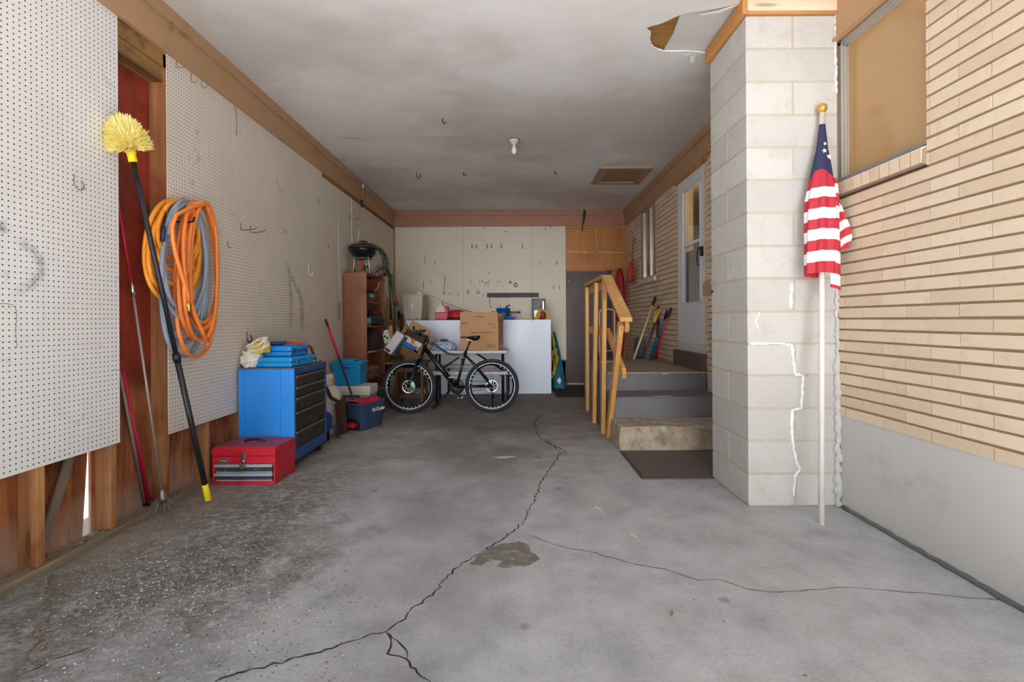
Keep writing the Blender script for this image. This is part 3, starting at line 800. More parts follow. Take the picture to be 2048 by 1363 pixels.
hook(500, 462, 'L', 'L', 'long shelf hook on the pegboard right of the hoses, farther of the two', m=M_darkwire)
hook(455, 489, 'L', 'stub', 'short black peg hook between the hoses and the two long shelf hooks', s=1.3, m=M_black)
hook(568, 460, 'L', 'curl', 'tiny curled hook in the middle of the scuffed pegboard sheet', s=.9)
hook(617, 537, 'L', 'J', 'white J hook above the black scuffs on the pegboard', s=1.8, m=plain('white_wire', (222,222,216), .4, .3))
hook(635, 400, 'L', 'stub', 'short peg hook high on the pegboard sheet with black scuffs', m=M_darkwire)
hook(657, 493, 'L', 'stub', 'short dark peg hook left of the fishing rod', s=1.2, m=M_darkwire)
hook(697, 436, 'L', 'L', 'long wire hook on the pegboard right of the fishing rod', s=1.2, m=M_darkwire)
hook(765, 477, 'L', 'J', 'small hook alone on the pegboard to the right of the kettle grill', m=M_steel)
hook(493, 673, 'L', 'curl', 'dark ring hook on the pegboard just above the white cord', s=2.0, m=M_black)

# ---- hoses
def hose(name, label, X, loops, col, tail=None, head=None, r=.0125, cat='hose'):
    """loops: (centre x, top y, bottom y, half width) in photo pixels on the wall plane"""
    P = []; n = len(loops); N = 30
    for i, (cx, ty, by, w) in enumerate(loops):
        nx = loops[min(i+1, n-1)]
        for k in range(N):
            f = k/N; t = 2*PI*f
            cxx, tt, bb, ww = (a+(b-a)*f for a, b in zip((cx,ty,by,w), nx))
            s, c = math.sin(t), math.cos(t)
            u = (1-c)/2
            px = cxx - ww*math.copysign(abs(s)**.85, s)*(1 + .18*(u-.5))
            py = tt + (bb-tt)*u
            P.append(atx(px, py, X + .022*math.sin(3*t+i*1.7) + .006*(i - n/2) + .01*s))
    if head: P = [atx(x, y, X+.05) for x, y in head] + P
    if tail: P = P + [atx(x, y, X+.05) for x, y in tail]
    P = spline(P, 2)
    t = thing(name, label, cat, tuple(P[0]), 0, None)
    MB().tube(P, r, 10).build('coil', col, t)
    return t, P
M_amber = plain('amber_rubber', (238,152,42), .45, 0, .06, 14)
M_orange = plain('orange_rubber', (240,134,58), .42, 0, .06, 14)
M_greyhose = plain('grey_blue_rubber', (140,156,172), .5, 0, .08, 14)
M_brass = plain('brass', (196,160,84), .3, 1, .1, 20)
h1, P1 = hose('air_hose', 'amber orange hose hanging behind the others, loops swinging left over the wood stud', -2.150,
     [(345,400,603,58),(347,402,597,52),(350,401,588,48),(352,404,575,42),(356,402,560,44),(356,402,520,40)], M_amber, tail=[(372,470),(386,540)])
h2, P2 = hose('garden_hose', 'grey blue hose coil hanging between the two orange hoses', -2.128,
     [(368,399,726,46),(368,402,699,44),(366,400,672,43),(366,403,648,41),(370,401,620,42)], M_greyhose, tail=[(352,420),(335,470)])
b = MB(); b.tube([atx(327,452,-2.08), atx(325,482,-2.08)], .0134, 10); b.build('hose_band', plain('dark_band', (36,44,66), .5), h2)
h3, P3 = hose('air_hose', 'bright orange hose coil in front, with brass end, hanging to the right', -2.095,
     [(391,404,723,42),(393,407,703,40),(400,405,650,35),(404,408,664,31),(410,406,625,25),(401,405,680,33)], M_orange, tail=[(352,430),(346,480),(362,545),(388,625),(415,684)], head=[(377,604),(371,560),(366,500),(372,430)])
q = atx(376,604,-2.045); b = MB(); b.tube([q, q+Vector((0,.006,-.02)), q+Vector((0,.01,-.05)), q+Vector((0,.012,-.075))], [.014,.017,.012,.008], 8)
b.build('brass_fitting', M_brass, h3)['label'] = 'brass fitting'
b = MB(); q = atx(415,684,-2.045); b.tube([q, q+Vector((0,.004,-.03))], .014, 8); b.build('end_cap', plain('orange_end', (214,112,40), .5), h3)
hk = MB()
for dz in (0, .0): hk.tube(spline([(-2.187,3.07,1.80),(-2.13,3.08,1.797),(-2.06,3.09,1.80),(-2.045,3.09,1.83)], 5), .006, 8)
tag(hk.build('hose_hook', M_darkwire), 'steel hook on the stud carrying the three hose coils', 'hook')

# ---- cobweb duster
A = atz(417, 1000, .015); B_ = atx(266, 322, -2.11)
dz = (B_-A); L = dz.length; dz.normalize()
du = thing('cobweb_duster', 'tall cobweb duster with fluffy yellow head and black pole leaning in the open bay', 'duster', tuple(A))
M_yel = plain('yellow_plastic', (250,226,20), .4, 0, .05, 9)
M_pole = plain('black_pole', (38,40,44), .35, .2, .1, 9)
MB().tube([A+dz*.10, A+dz*L*.47], .0165, 12).build('lower_pole', M_pole, du)
MB().tube([A+dz*L*.44, B_], .0135, 12).build('upper_pole', M_pole, du)
b = MB(); b.tube([A+dz*L*.445, A+dz*L*.47], .021, 12)
b.build('twist_lock', M_black, du)
MB().tube([A, A+dz*.004, A+dz*.11, A+dz*.115], [.016,.019,.0185,.016], 12).build('grip', M_yel, du)
MB().tube([B_-dz*.005, B_+dz*.03, B_+dz*.05, B_+dz*.10], [.021,.021,.026,.014], 12).build('socket', M_yel, du)
n = NT('yellow_bristles'); r_ = n.island(); n.out(n.mix(r_, srgb(238,220,110), srgb(255,248,190)), .6)
O = B_+dz*.075
ax = (dz + Vector((.10,-.35,.10))).normalized(); ex = ax.orthogonal().normalized(); ey = ax.cross(ex)
b = MB()
b.lathe([(.001,.0)] + [(.075*math.sin(t), .125*math.cos(t)) for t in (1.5,1.2,.9,.6,.3)] + [(.001,.125)], O, 20, Matrix((ex,ey,ax)).transposed().to_4x4())
for i in range(3000):
    th = math.acos(rnd.uniform(-.06, 1)); ph = rnd.uniform(0, 2*PI)
    dd = ax*math.cos(th)*1.45 + (ex*math.cos(ph)+ey*math.sin(ph))*math.sin(th)*.9
    ln = rnd.uniform(.100, .122)
    s0 = O + dd*.05; e = O + dd*ln + Vector((rnd.uniform(-.012,.012), rnd.uniform(-.012,.012), rnd.uniform(-.014,.004)))
    b.tube([s0, s0.lerp(e,.6), e], [.0030, .0030, .0012], 3, caps=False, smooth=False)
b.build('brush_head', n.m, du)
# ---- chimney rods
M_redrod = plain('crimson_rod', (170,22,52), .4, 0, .12, 12)
M_greyrod = plain('dull_steel_rod', (170,152,146), .45, .5, .15, 30)
t0 = Vector((-2.255, 2.72, 1.98)); t1 = atx(263, 565, -2.232); t2 = Vector((-2.165, 2.965, .085))
cr = thing('chimney_rod', 'long thin rod, red on top and steel below, with wire brush end on the floor', 'rod', (t2.x, t2.y, 0))
MB().tube([t0, t1], .0075, 8).build('red_section', M_redrod, cr)
MB().tube([t1, t1.lerp(t2,.06)], .0125, 8).build('ferrule', M_chrome, cr)
MB().tube([t1, t2], .0075, 8).build('steel_section', M_greyrod, cr)
MB().tube([t2+Vector((-.006,-.003,.06)), t2+Vector((-.003,-.002,.035)), t2, t2-Vector((0,0,.03))], [.009,.016,.02,.02], 10).build('end_fitting', M_steel, cr)
b = MB()
for i in range(46):
    a = rnd.uniform(0, 2*PI); rr = rnd.uniform(.05,.12); s0 = t2-Vector((0,0,.02))
    e = Vector((t2.x + rr*math.cos(a)*.6 + .02, t2.y + rr*math.sin(a)*.8-.02, .005 + rnd.uniform(0,.05)))
    b.tube(spline([s0, s0.lerp(e,.6)+Vector((0,0,.03)), e], 4), .0014, 4)
b.build('wire_brush', M_steel, cr)
for k, (tx, bx, m, lab) in enumerate(((240,296,M_redrod,'crimson thin rod, left one of the pair standing in the open bay'), (246,304,M_redrod,'crimson thin rod, right one of the pair standing in the open bay'), (238,289,plain('grey_rod',(132,124,118),.5,.3),'grey thin rod standing beside two crimson rods'))):
    top = atx(tx, 740, -2.255 + .004*k); bot = Vector((-2.262+.018*k, 2.965-.012*k+(.02 if k==2 else 0), .042))
    bot.x = -2.25 + (.02*k if k < 2 else -.018)
    rt = thing('chimney_rod', lab, 'rod', tuple(bot))
    MB().tube([bot, top], .0085, 8).build('shaft', m, rt)
    MB().tube([bot, bot+Vector((0,0,.035))+(top-bot)*.01], .0125, 8).build('end_ferrule', M_darkwire, rt)

# ---- red toolbox
M_red = plain('red_enamel', (200,28,48), .38, 0, .06, 4, .02, (168,70,70), .2)
M_redtop = plain('dusty_red_enamel', (172,66,72), .55, 0, .1, 6)
x0, x1, ya, yb = -2.172, -1.722, 3.455, 3.765
tb = thing('toolbox', 'red metal toolbox with two dark drawers, chrome latch and padlock on the floor', 'toolbox', ((x0+x1)/2, (ya+yb)/2, 0))
b = MB(); b.box(x0, ya, 0, x1, yb, .026); b.box(x0, ya, .026, x0+.022, yb, .15); b.box(x1-.014, ya, .026, x1, yb, .15); b.box(x0+.022, ya+.03, .026, x1-.014, yb, .15); b.box(x0, ya, .15, x1, yb, .203)
b.build('body', M_red, tb, bevel=.003)
lid = MB().prism([(x0-.001, ya-.002, .206), (x0-.001, ya-.002, .248), (x0-.001, ya+.014, .262), (x0-.001, yb, .262), (x0-.001, yb, .206)], (x1-x0+.002,0,0)).build('lid', M_red, tb, bevel=.002)
M_navy = plain('navy_drawer', (44,52,74), .5, 0, .12, 30, 0, (150,150,154), .25)
for z0, z1 in ((.086,.147),(.028,.083)):
    d = MB().box(x0+.03, ya+.004, z0, x1-.022, ya+.03, z1-.018).build('drawer', M_navy, tb)
    MB().box(x0+.018, ya-.008, z1-.020, x1-.018, ya+.01, z1).build('drawer_pull', plain('brushed_chrome', (196,204,212), .35, .45, .1, 25), d, bevel=.002)
    MB().box(x0+.03, ya+.0, z0, x1-.022, ya+.012, z0+.007).build('drawer_edge', plain('brushed_chrome', (188,196,204), .3, .9), d)
hx = -1.94
MB().prism([(x0+.004,ya+.02,.2622),(x1-.004,ya+.02,.2622),(x1-.004,yb-.004,.2622),(x0+.004,yb-.004,.2622)],(0,0,.0015)).build('lid_top', M_redtop, lid)
h = MB().tube(spline([(hx-.075,3.60,.264),(hx-.06,3.60,.283),(hx,3.60,.290),(hx+.05,3.60,.283),(hx+.068,3.60,.264)], 6), .009, 8).build('carry_handle', M_black, tb)
for a, c in ((-.095,-.07),(.055,.09)): MB().box(hx+a,3.585,.262,hx+c,3.615,.268).build('handle_mount', M_chrome, tb)
lx = -1.945
b = MB(); b.box(lx-.018, ya-.010, .165, lx+.018, ya-.002, .228); b.box(lx-.012, ya-.016, .175, lx+.012, ya-.010, .222)
la = b.build('latch', M_chrome, tb, bevel=.002)
b = MB(); b.tube(spline([(lx-.011,ya-.018,.15),(lx-.011,ya-.018,.168),(lx,ya-.018,.18),(lx+.011,ya-.018,.168),(lx+.011,ya-.018,.15)], 5), .003, 6)
pl = thing('padlock', 'small brass padlock hanging from the red toolbox latch', 'padlock', (lx, ya-.018, .124))
b.build('shackle', M_chrome, pl)
MB().box(lx-.018, ya-.027, .124, lx+.018, ya-.011, .155).build('body', plain('worn_brass', (150,130,104), .4, .8), pl, bevel=.002)
bd = MB().box(x0+.050, ya-.004, .158, x0+.128, ya-.002, .187).build('badge', plain('silver_badge', (186,182,182), .4, .6), tb)
MB().box(x0+.053, ya-.006, .161, x0+.125, ya-.0045, .184).build('badge_panel', M_black, bd)
lettering('badge_lettering', 'MOBRAK', .0145, (x0+.089, ya-.0075, .1725), FACE_FRONT, plain('white_ink', (236,236,236), .5), bd)

# ---- blue rolling tool cabinet
M_blue = plain('blue_enamel', (40,140,232), .35, 0, .05, 3, .015, (90,150,214), .12)
M_bluedirty = plain('grimy_blue_enamel', (38,82,148), .5, 0, .15, 12, .03, (70,66,66), .5)
x0, x1, ya, yb, zb_, zt = -2.172, -1.735, 3.785, 4.43, .07, .80
tc = thing('tool_cabinet', 'blue rolling tool cabinet with grimy black drawers against the left wall', 'cabinet', ((x0+x1)/2, (ya+yb)/2, 0))
b = MB(); b.box(x0+.002, ya+.008, zb_+.02, x1-.03, yb-.004, zt-.01)
b.box(x0, ya, zb_, x0+.032, ya+.012, zt-.012); b.box(x0+.052, ya, zb_, x1-.108, ya+.012, zt-.012); b.box(x1-.106, ya-.001, zb_, x1, ya+.012, zt-.012)
b.build('body', M_blue, tc, bevel=.003)
b = MB(); b.box(x1-.03, ya+.012, .742, x1, yb, zt-.012); b.box(x1-.03, ya+.012, zb_, x1, yb, .157); b.box(x1-.03, ya+.012, .157, x1, ya+.035, .742); b.box(x1-.03, yb-.03, .157, x1, yb, .742)
b.build('front_frame', M_bluedirty, tc, bevel=.002)
MB().box(x0, ya-.002, zt-.012, x1+.003, yb+.002, zt).build('top', plain('worn_grey_top', (92,96,106), .6, .1, .25, 14), tc, bevel=.003)
q = Vector((x1, 4.0, .775)); MB().tube([q, q+Vector((.004,0,0))], .008, 10).build('lock', M_chrome, tc)
M_grime = plain('grimy_black_enamel', (40,38,38), .6, 0, .35, 18, .05, (92,80,68), .6)
M_pull = plain('grimy_aluminium', (122,114,104), .5, .5, .25, 30)
zs = [.738, .648, .563, .450, .297, .160]
for a, c in zip(zs[:-1], zs[1:]):
    d = MB().box(x1-.02, ya+.038, c+.004, x1-.004, yb-.033, a-.004).build('drawer', M_grime, tc)
    MB().prism([(x1-.004, ya+.038, a-.004),(x1+.010, ya+.038, a-.006),(x1+.008, ya+.038, a-.022),(x1-.004, ya+.038, a-.026)], (0, yb-ya-.071, 0)).build('drawer_pull', M_pull, d)
for cx, cy in ((x1-.045, ya+.06), (x1-.045, yb-.06), (x0+.06, ya+.06), (x0+.06, yb-.06)):
    w = MB().lathe([(.001,-.014),(.03,-.014),(.036,-.009),(.036,.009),(.03,.014),(.001,.014)], (cx, cy, .036), 16, Matrix.Rotation(R(90),4,'Y')).build('caster', M_rubber, tc)
    b = MB(); b.box(cx-.02, cy-.012, .03, cx-.016, cy+.012, .072); b.box(cx+.016, cy-.012, .03, cx+.02, cy+.012, .072); b.box(cx-.02, cy-.02, .064, cx+.02, cy+.02, .071)
    b.build('caster_fork', plain('grey_bracket', (84,88,96), .5, .5), w)
# ---- what lies on the blue cabinet
M_cyan = plain('cyan_plastic', (20,148,214), .32, 0, .05, 6)
M_cyan2 = plain('blue_plastic', (28,140,220), .35, 0, .06, 6)
M_dkblue = plain('dark_blue_plastic', (28,66,134), .5, 0, .12, 10)
def tool_case(name, label, c, size, rz, m, m2, zb):
    t = thing(name, label, 'case', (c[0], c[1], zb), rz)
    sx, sy, sz = size
    MB().box(-sx/2, -sy/2, 0, sx/2, sy/2, sz*.46).build('base', m, t, True, bevel=.012)
    MB().box(-sx/2, -sy/2, sz*.5, sx/2, sy/2, sz).build('lid', m, t, True, bevel=.012)
    MB().box(-sx/2+.008, -sy/2+.008, sz*.4, sx/2-.008, sy/2-.008, sz*.55).build('seam', m2, t, True)
    MB().tube(spline([(sx/2-.004, -.06, sz*.5), (sx/2+.016, -.05, sz*.5), (sx/2+.02, 0, sz*.5), (sx/2+.016, .05, sz*.5), (sx/2-.004, .06, sz*.5)], 4), .007, 8).build('carry_handle', m2, t, True)
    for y in (-.10, .10): MB().box(sx/2-.004, y-.015, sz*.25, sx/2+.006, y+.015, sz*.75).build('latch', m2, t, True, bevel=.002)
    return t
tool_case('tool_case', 'wide flat cyan tool case lying on the blue cabinet, lower of two', (-1.955, 4.02), (.40, .40, .078), R(-3), M_cyan, plain('deep_cyan', (16,112,170), .4), .801)
tool_case('tool_case', 'smaller bright blue tool case stacked on the wide cyan case', (-1.945, 4.05), (.29, .28, .082), R(-5), M_cyan2, M_dkblue, .880)
fl = thing('flashlight', 'dark blue round torch lying on the upper blue case', 'flashlight', (-1.97, 4.06, .962))
MB().tube([(-2.06,3.98,.981),(-1.93,4.05,.981)], .017, 12).build('barrel', M_dkblue, fl)
MB().tube([(-2.075,3.972,.981),(-2.05,3.985,.981)], [.023,.019], 12).build('lens_head', plain('violet_lens', (70,82,150), .3), fl)
pr = thing('pliers', 'red handled pliers on top of the upper blue case', 'pliers', (-1.88, 4.10, .963))
for s in (-1, 1): MB().tube(spline([(-1.95,4.09,.985),(-1.90,4.09+s*.018,.984),(-1.84,4.10+s*.024,.984),(-1.80,4.11+s*.015,.982)], 4), .009, 8).build('handle', plain('red_grip', (196,58,60), .5), pr)
MB().tube([(-1.99,4.085,.985),(-1.94,4.09,.985)], [.005,.012], 6).build('jaws', M_darkwire, pr)
b = MB(); P = spline([(-2.06,4.16,.966),(-1.98,4.17,.990),(-1.91,4.17,1.0),(-1.87,4.17,.985)], 5)
b.add([p+Vector((0,s*.018,0)) for p in P for s in (-1,1)], [(2*i,2*i+1,2*i+3,2*i+2) for i in range(len(P)-1)])
tag(b.build('strap', plain('olive_yellow_webbing', (196,180,84), .7), solid=.003), 'olive yellow strap lying behind the red pliers', 'strap')
# soft bags and rags
from mathutils import noise as mnoise
def lump(name, c, s, m, seed=0, amp=.25, flat=True, freq=3.5, parent=None, build=True):
    b = MB()
    def fn(u, v):
        a, p = 2*PI*u, PI*(v-.5)
        d = Vector((math.cos(a)*math.cos(p), math.sin(a)*math.cos(p), math.sin(p)))
        k = 1 + amp*mnoise.noise(d*freq*.6 + Vector((seed, seed*2, 0))) + amp*.5*abs(mnoise.noise(d*freq*1.9 + Vector((seed*3, 1, seed))))
        z = d.z*k
        if flat: z = max(z, -.55)
        return (c[0]+s[0]*d.x*k, c[1]+s[1]*d.y*k, c[2]+s[2]*z)
    b.grid(fn, 40, 24)
    return b.build(name, m, parent) if build else b
tag(lump('plastic_bag', (-2.10,3.875,.855), (.07,.09,.095), plain('pinkish_white_plastic', (232,222,214), .5, 0, .1, 8, 0, (214,140,130), .15), 4, .55, freq=6), 'crumpled pinkish white plastic bag at the wall end of the blue cabinet', 'bag')
tag(lump('work_glove', (-2.055,3.865,.945), (.085,.06,.06), plain('yellow_cloth', (214,194,76), .8, 0, .12, 14), 5), 'crumpled yellow cloth under the white cord on the blue cabinet', 'cloth')
P = []
for k in range(9*14):
    a = 2*PI*k/14; rr = .052 + .012*math.sin(k*1.3); P.append(Vector((-2.035+rr*math.cos(a)*1.25 + .015*math.sin(k*.21), 3.815+rr*math.sin(a)*.55, .985+.040*math.sin(a+.5)+.016*math.cos(k*.23))))
tag(MB().tube(spline(P, 2), .0035, 6).build('white_cord', plain('white_cord', (236,226,220), .5)), 'tangled white cord coiled on the yellow cloth on the blue cabinet', 'cord')
# C clamp and sockets
cc = thing('c_clamp', 'rusty brown C clamp standing on the far end of the blue cabinet', 'clamp', (-1.80, 4.22, .801))
M_rust = plain('rusty_brown', (98,72,54), .7, .4, .3, 20)
MB().tube([(-1.785,4.31,.815),(-1.83,4.33,.93),(-1.85,4.33,.945),(-1.885,4.31,.935),(-1.845,4.29,.83)], .012, 8).build('frame', M_rust, cc)
MB().tube([(-1.865,4.30,.87),(-1.80,4.29,.835)], .008, 8).build('screw', plain('copper', (190,124,84), .4, .8), cc)
for k, (x, y, cst) in enumerate(((-1.765,4.24,M_chrome),(-1.758,4.30,M_chrome),(-1.765,4.37,M_brass))):
    tag(MB().tube([(x,y,.801),(x,y,.824)], .011, 10).build('socket', cst), ('chrome socket at the far drawer corner of the blue cabinet, nearer one','chrome socket at the far drawer corner of the blue cabinet, second one','brass fitting at the far drawer corner of the blue cabinet')[k], 'socket')

# ---- between cabinet and bookcase
# blue compressor
cp = thing('air_compressor', 'small blue air compressor tank with black hoses behind the blue cabinet', 'compressor', (-1.95, 4.67, 0))
MB().lathe([(.001,-.16),(.05,-.155),(.09,-.14),(.11,-.11),(.11,.11),(.09,.14),(.05,.155),(.001,.16)], (-1.95,4.665,.19), 22, Matrix.Rotation(R(90),4,'Y')).build('tank', plain('royal_blue', (24,60,150), .35), cp)
b = MB(); b.box(-2.06,4.59,.0,-2.03,4.74,.09); b.build('foot', M_black, cp); b = MB(); b.box(-1.86,4.59,.0,-1.83,4.74,.09); b.build('foot', M_black, cp)
MB().box(-2.06,4.60,.29,-1.88,4.74,.37).build('motor_housing', M_black, cp, bevel=.02)
for k in range(2): MB().tube(spline([(-1.88,4.62,.36-.02*k),(-1.83,4.60,.37-.05*k),(-1.80,4.585,.26),(-1.815,4.58,.14)], 6), .006, 8).build('cable', M_black, cp)
lettering('tank_lettering', 'ps', .07, (-1.835, 4.553, .20), FACE_FRONT, plain('white_ink', (236,236,236), .5), cp)
# propane tank
M_tank = plain('off_white_tank', (216,206,190), .45, 0, .05, 6, 0, (176,160,138), .25)
tx, ty = -1.975, 5.03
pt = thing('propane_tank', 'off white propane cylinder with collar beside the blue cabinet', 'gas cylinder', (tx, ty, 0))
prof = [(.001,.03),(.06,.035),(.11,.06),(.145,.11),(.15,.17),(.15,.38),(.145,.43),(.11,.485),(.06,.51),(.02,.515),(.001,.516)]
MB().lathe(prof, (tx,ty,0), 32).build('body', M_tank, pt)
MB().lathe([(.11,.0),(.115,0),(.115,.07),(.11,.07)], (tx,ty,0), 28).build('foot_ring', M_tank, pt)
b = MB()
for a0, a1 in ((R(-150),R(-20)), (R(20),R(150))): b.lathe([(.085,.50),(.09,.50),(.09,.615),(.085,.615)], (tx,ty,0), 14, a0=a0, a1=a1)
b.build('collar', M_tank, pt)
b = MB(); b.tube([(tx,ty,.51),(tx,ty,.575)], .018, 10); b.tube([(tx,ty-.03,.56),(tx,ty+.03,.56)], .013, 10); b.build('valve', M_brass, pt)
MB().lathe([(.001,0),(.026,0),(.030,.008),(.026,.02),(.001,.02)], (tx+.012,ty-.094,.565), 12, Matrix.Rotation(R(90),4,'X')).build('valve_knob', M_rubber, pt)
# rusty shovel standing on its edge
M_rustboard = plain('dark_rust', (78,52,40), .75, .15, .3, 18, .1)
shv = thing('shovel', 'rusty brown shovel standing blade down in front of the white propane cylinder', 'shovel', (-1.80, 4.92, 0))
def blade(u, v):
    y = 4.80 + .27*u; z = .345*v
    if v > .999: z += -.018*(1-abs(2*u-1)) if u < .5 else .012*math.sin(9*u)
    return (-1.797 + .035*(2*u-1)**2 - .03*v, y, z)
MB().grid(blade, 14, 8).build('blade', M_rustboard, shv, solid=.008)
MB().tube(spline([(-1.825,4.985,.27),(-1.835,4.97,.34),(-1.86,4.86,.40),(-1.88,4.80,.50),(-1.93,4.78,.515),(-2.0,4.77,.51)], 6), .017, 10).build('handle', plain('dark_brown_tube', (64,52,46), .5, .2), shv)
# spin mop bucket
u = Vector((.36,.93,0)).normalized(); v_ = Vector((-u.y,u.x,0))
bk = thing('mop_bucket', 'dark blue mop bucket with red wringer and foot pedal on the floor', 'bucket', (-1.67,5.344,0), math.atan2(u.y,u.x))
M_navyb = plain('navy_plastic', (56,78,108), .42, 0, .05, 6)
M_redp = plain('red_plastic', (214,20,46), .35, 0, .05, 8)
def rr_ring(a, c, z, n=8, rad=.09):
    P = []
    for cx, cy, s in ((a-rad,c-rad,0),(-a+rad,c-rad,1),(-a+rad,-c+rad,2),(a-rad,-c+rad,3)):
        for k in range(n+1):
            t = PI/2*(s + k/n); P.append(Vector((cx+rad*math.cos(t), cy+rad*math.sin(t), z)))
    return P
rings = [rr_ring(.185,.115,.0,8,.06), rr_ring(.19,.12,.012,8,.07), rr_ring(.215,.14,.27), rr_ring(.222,.147,.275), rr_ring(.222,.147,.29), rr_ring(.207,.132,.29), rr_ring(.175,.105,.03,8,.06)]
b = MB(); nR = len(rings[0])
b.v = [p for r_ in rings for p in r_]
for i in range(len(rings)-1):
    for j in range(nR): b.f.append([i*nR+j, i*nR+(j+1) % nR, (i+1)*nR+(j+1) % nR, (i+1)*nR+j]); b.mi.append(0); b.sm.append(True)
b.f.append(list(range(nR))[::-1]); b.f.append([6*nR+j for j in range(nR)]); b.mi += [0,0]; b.sm += [False,False]
bk_body = b.build('body', M_navyb, bk, True)
# wringer basket insert on the near half
b = MB()
b.grid(lambda p, q: ((-.215+.30*p), (-.135+.27*q), .292 + .018*math.sin(PI*q) - .05*max(0, 1-((p-.62)/.25)**2)*max(0, 1-((q-.5)/.32)**2)), 20, 16)
b.build('wringer_basket', M_redp, bk, True, solid=.006)
MB().tube(spline([(.05,-.12,.296),(.12,-.10,.30),(.17,-.02,.298)],5), .014, 8).build('spout_lip', M_redp, bk, True)
MB().prism([(-.1915,-.085,.0),(-.1915,.085,.0),(-.199,.09,.09),(-.2005,.05,.125),(-.2005,-.05,.125),(-.199,-.09,.09)], (-.006,0,0)).build('pedal_recess', plain('dark_recess', (20,24,32), .7), bk, True)
pd = MB(); pd.prism([(-.20,-.055,.045),(-.20,.045,.055),(-.20,.05,.085),(-.20,-.02,.085),(-.20,-.055,.07)], (-.055,0,-.012)); pd.build('foot_pedal', M_redp, bk, True, bevel=.008)
lettering('bucket_lettering', 'O-Cedar', .060, WM[bk] @ Vector((.06,-.1385,.195)), (WM[bk].to_3x3().to_4x4() @ Matrix.Rotation(R(84.5),4,'X')), plain('white_ink', (236,236,236), .5), bk_body, .003)
# mop standing in the bucket
A = Vector((-1.712,5.30,.10)); B_ = atx(651, 638, -2.165)
mp = thing('mop', 'red and black mop handle leaning from the bucket to the pegboard', 'mop', tuple(A))
d = (B_-A)
MB().tube([A, A+d*.62], .0125, 10).build('lower_handle', plain('dark_grey_pole', (58,58,62), .4, .3), mp)
MB().tube([A+d*.62, A+d*.93], .013, 10).build('red_sleeve', M_redp, mp)
MB().tube([A+d*.93, B_], [.015,.012], 10).build('grip', M_black, mp)
# cooler, blue tub
co = thing('cooler', 'white and grey cooler on the floor under the blue tub', 'cooler', (-1.935,5.79,0))
x0, x1, ya, yb = -2.17, -1.70, 5.63, 5.96
MB().prism([(x0+.02,ya+.015,0),(x1-.02,ya+.015,0),(x1-.004,ya+.002,.32),(x0+.004,ya+.002,.32)], (0,yb-ya-.02,0)).build('body', plain('cool_grey_plastic', (150,154,162), .5, 0, .06, 6), co, bevel=.012)
MB().box(x0, ya, .325, x1, yb, .405).build('lid', plain('cream_plastic', (226,222,212), .5, 0, .05, 6), co, bevel=.016)
MB().box(x0+.004, ya+.002, .30, x1-.004, yb-.002, .33).build('rim_band', plain('cream_plastic', (226,222,212), .5), co, bevel=.006)
P = [(-2.0,ya-.006,.285),(-2.0,ya-.02,.19),(-1.985,ya-.022,.175),(-1.845,ya-.022,.175),(-1.83,ya-.02,.19),(-1.83,ya-.006,.285),(-1.845,ya-.008,.295),(-1.985,ya-.008,.295)]
MB().tube(spline(P, 3, True), .011, 8, True).build('carry_handle', plain('slate_plastic', (92,96,104), .45), co)
bt = thing('storage_tub', 'bright blue lidded plastic tub standing on the white cooler', 'tub', (-1.99,5.81,.408))
M_tub = plain('bright_blue_plastic', (16,150,214), .38, 0, .04, 5)
x0, x1, ya, yb = -2.165, -1.815, 5.66, 5.95
b = MB(); lo = (x0+.025,ya+.02,x1-.025,yb-.02); hi = (x0+.01,ya+.008,x1-.01,yb-.008)
b.add([(lo[0],lo[1],.408),(lo[2],lo[1],.408),(lo[2],lo[3],.408),(lo[0],lo[3],.408),(hi[0],hi[1],.66),(hi[2],hi[1],.66),(hi[2],hi[3],.66),(hi[0],hi[3],.66)], [(3,2,1,0),(4,5,6,7),(0,1,5,4),(1,2,6,5),(2,3,7,6),(3,0,4,7)])
b.box(x0+.12, ya+.004, .42, x0+.23, ya+.03, .64)
b.build('body', M_tub, bt, bevel=.008)
b = MB(); b.box(x0-.004, ya-.006, .655, x1+.004, yb+.004, .685); b.box(x0+.07, ya-.008, .68, x1-.08, yb-.06, .712)
b.build('lid', M_tub, bt, bevel=.01)
MB().box(x0+.12, ya-.002, .605, x0+.225, ya+.004, .63).build('front_tab', plain('deep_blue_plastic', (24,84,150), .4), bt)
gb = thing('bin', 'dark green plastic bin on the floor in front of the bookcase', 'bin', (-1.755,6.10,0))
MB().lathe([(.001,0),(.085,0),(.105,.31),(.111,.312),(.111,.33),(.10,.33),(.082,.02),(.001,.02)], (-1.755,6.10,0), 24).build('shell', plain('bottle_green_plastic', (40,82,72), .5), gb)
tag(lump('rag', (-1.755,6.10,.30), (.07,.07,.05), plain('maroon_cloth', (104,52,44), .8), 11), 'maroon rag bunched in the green bin', 'rag')

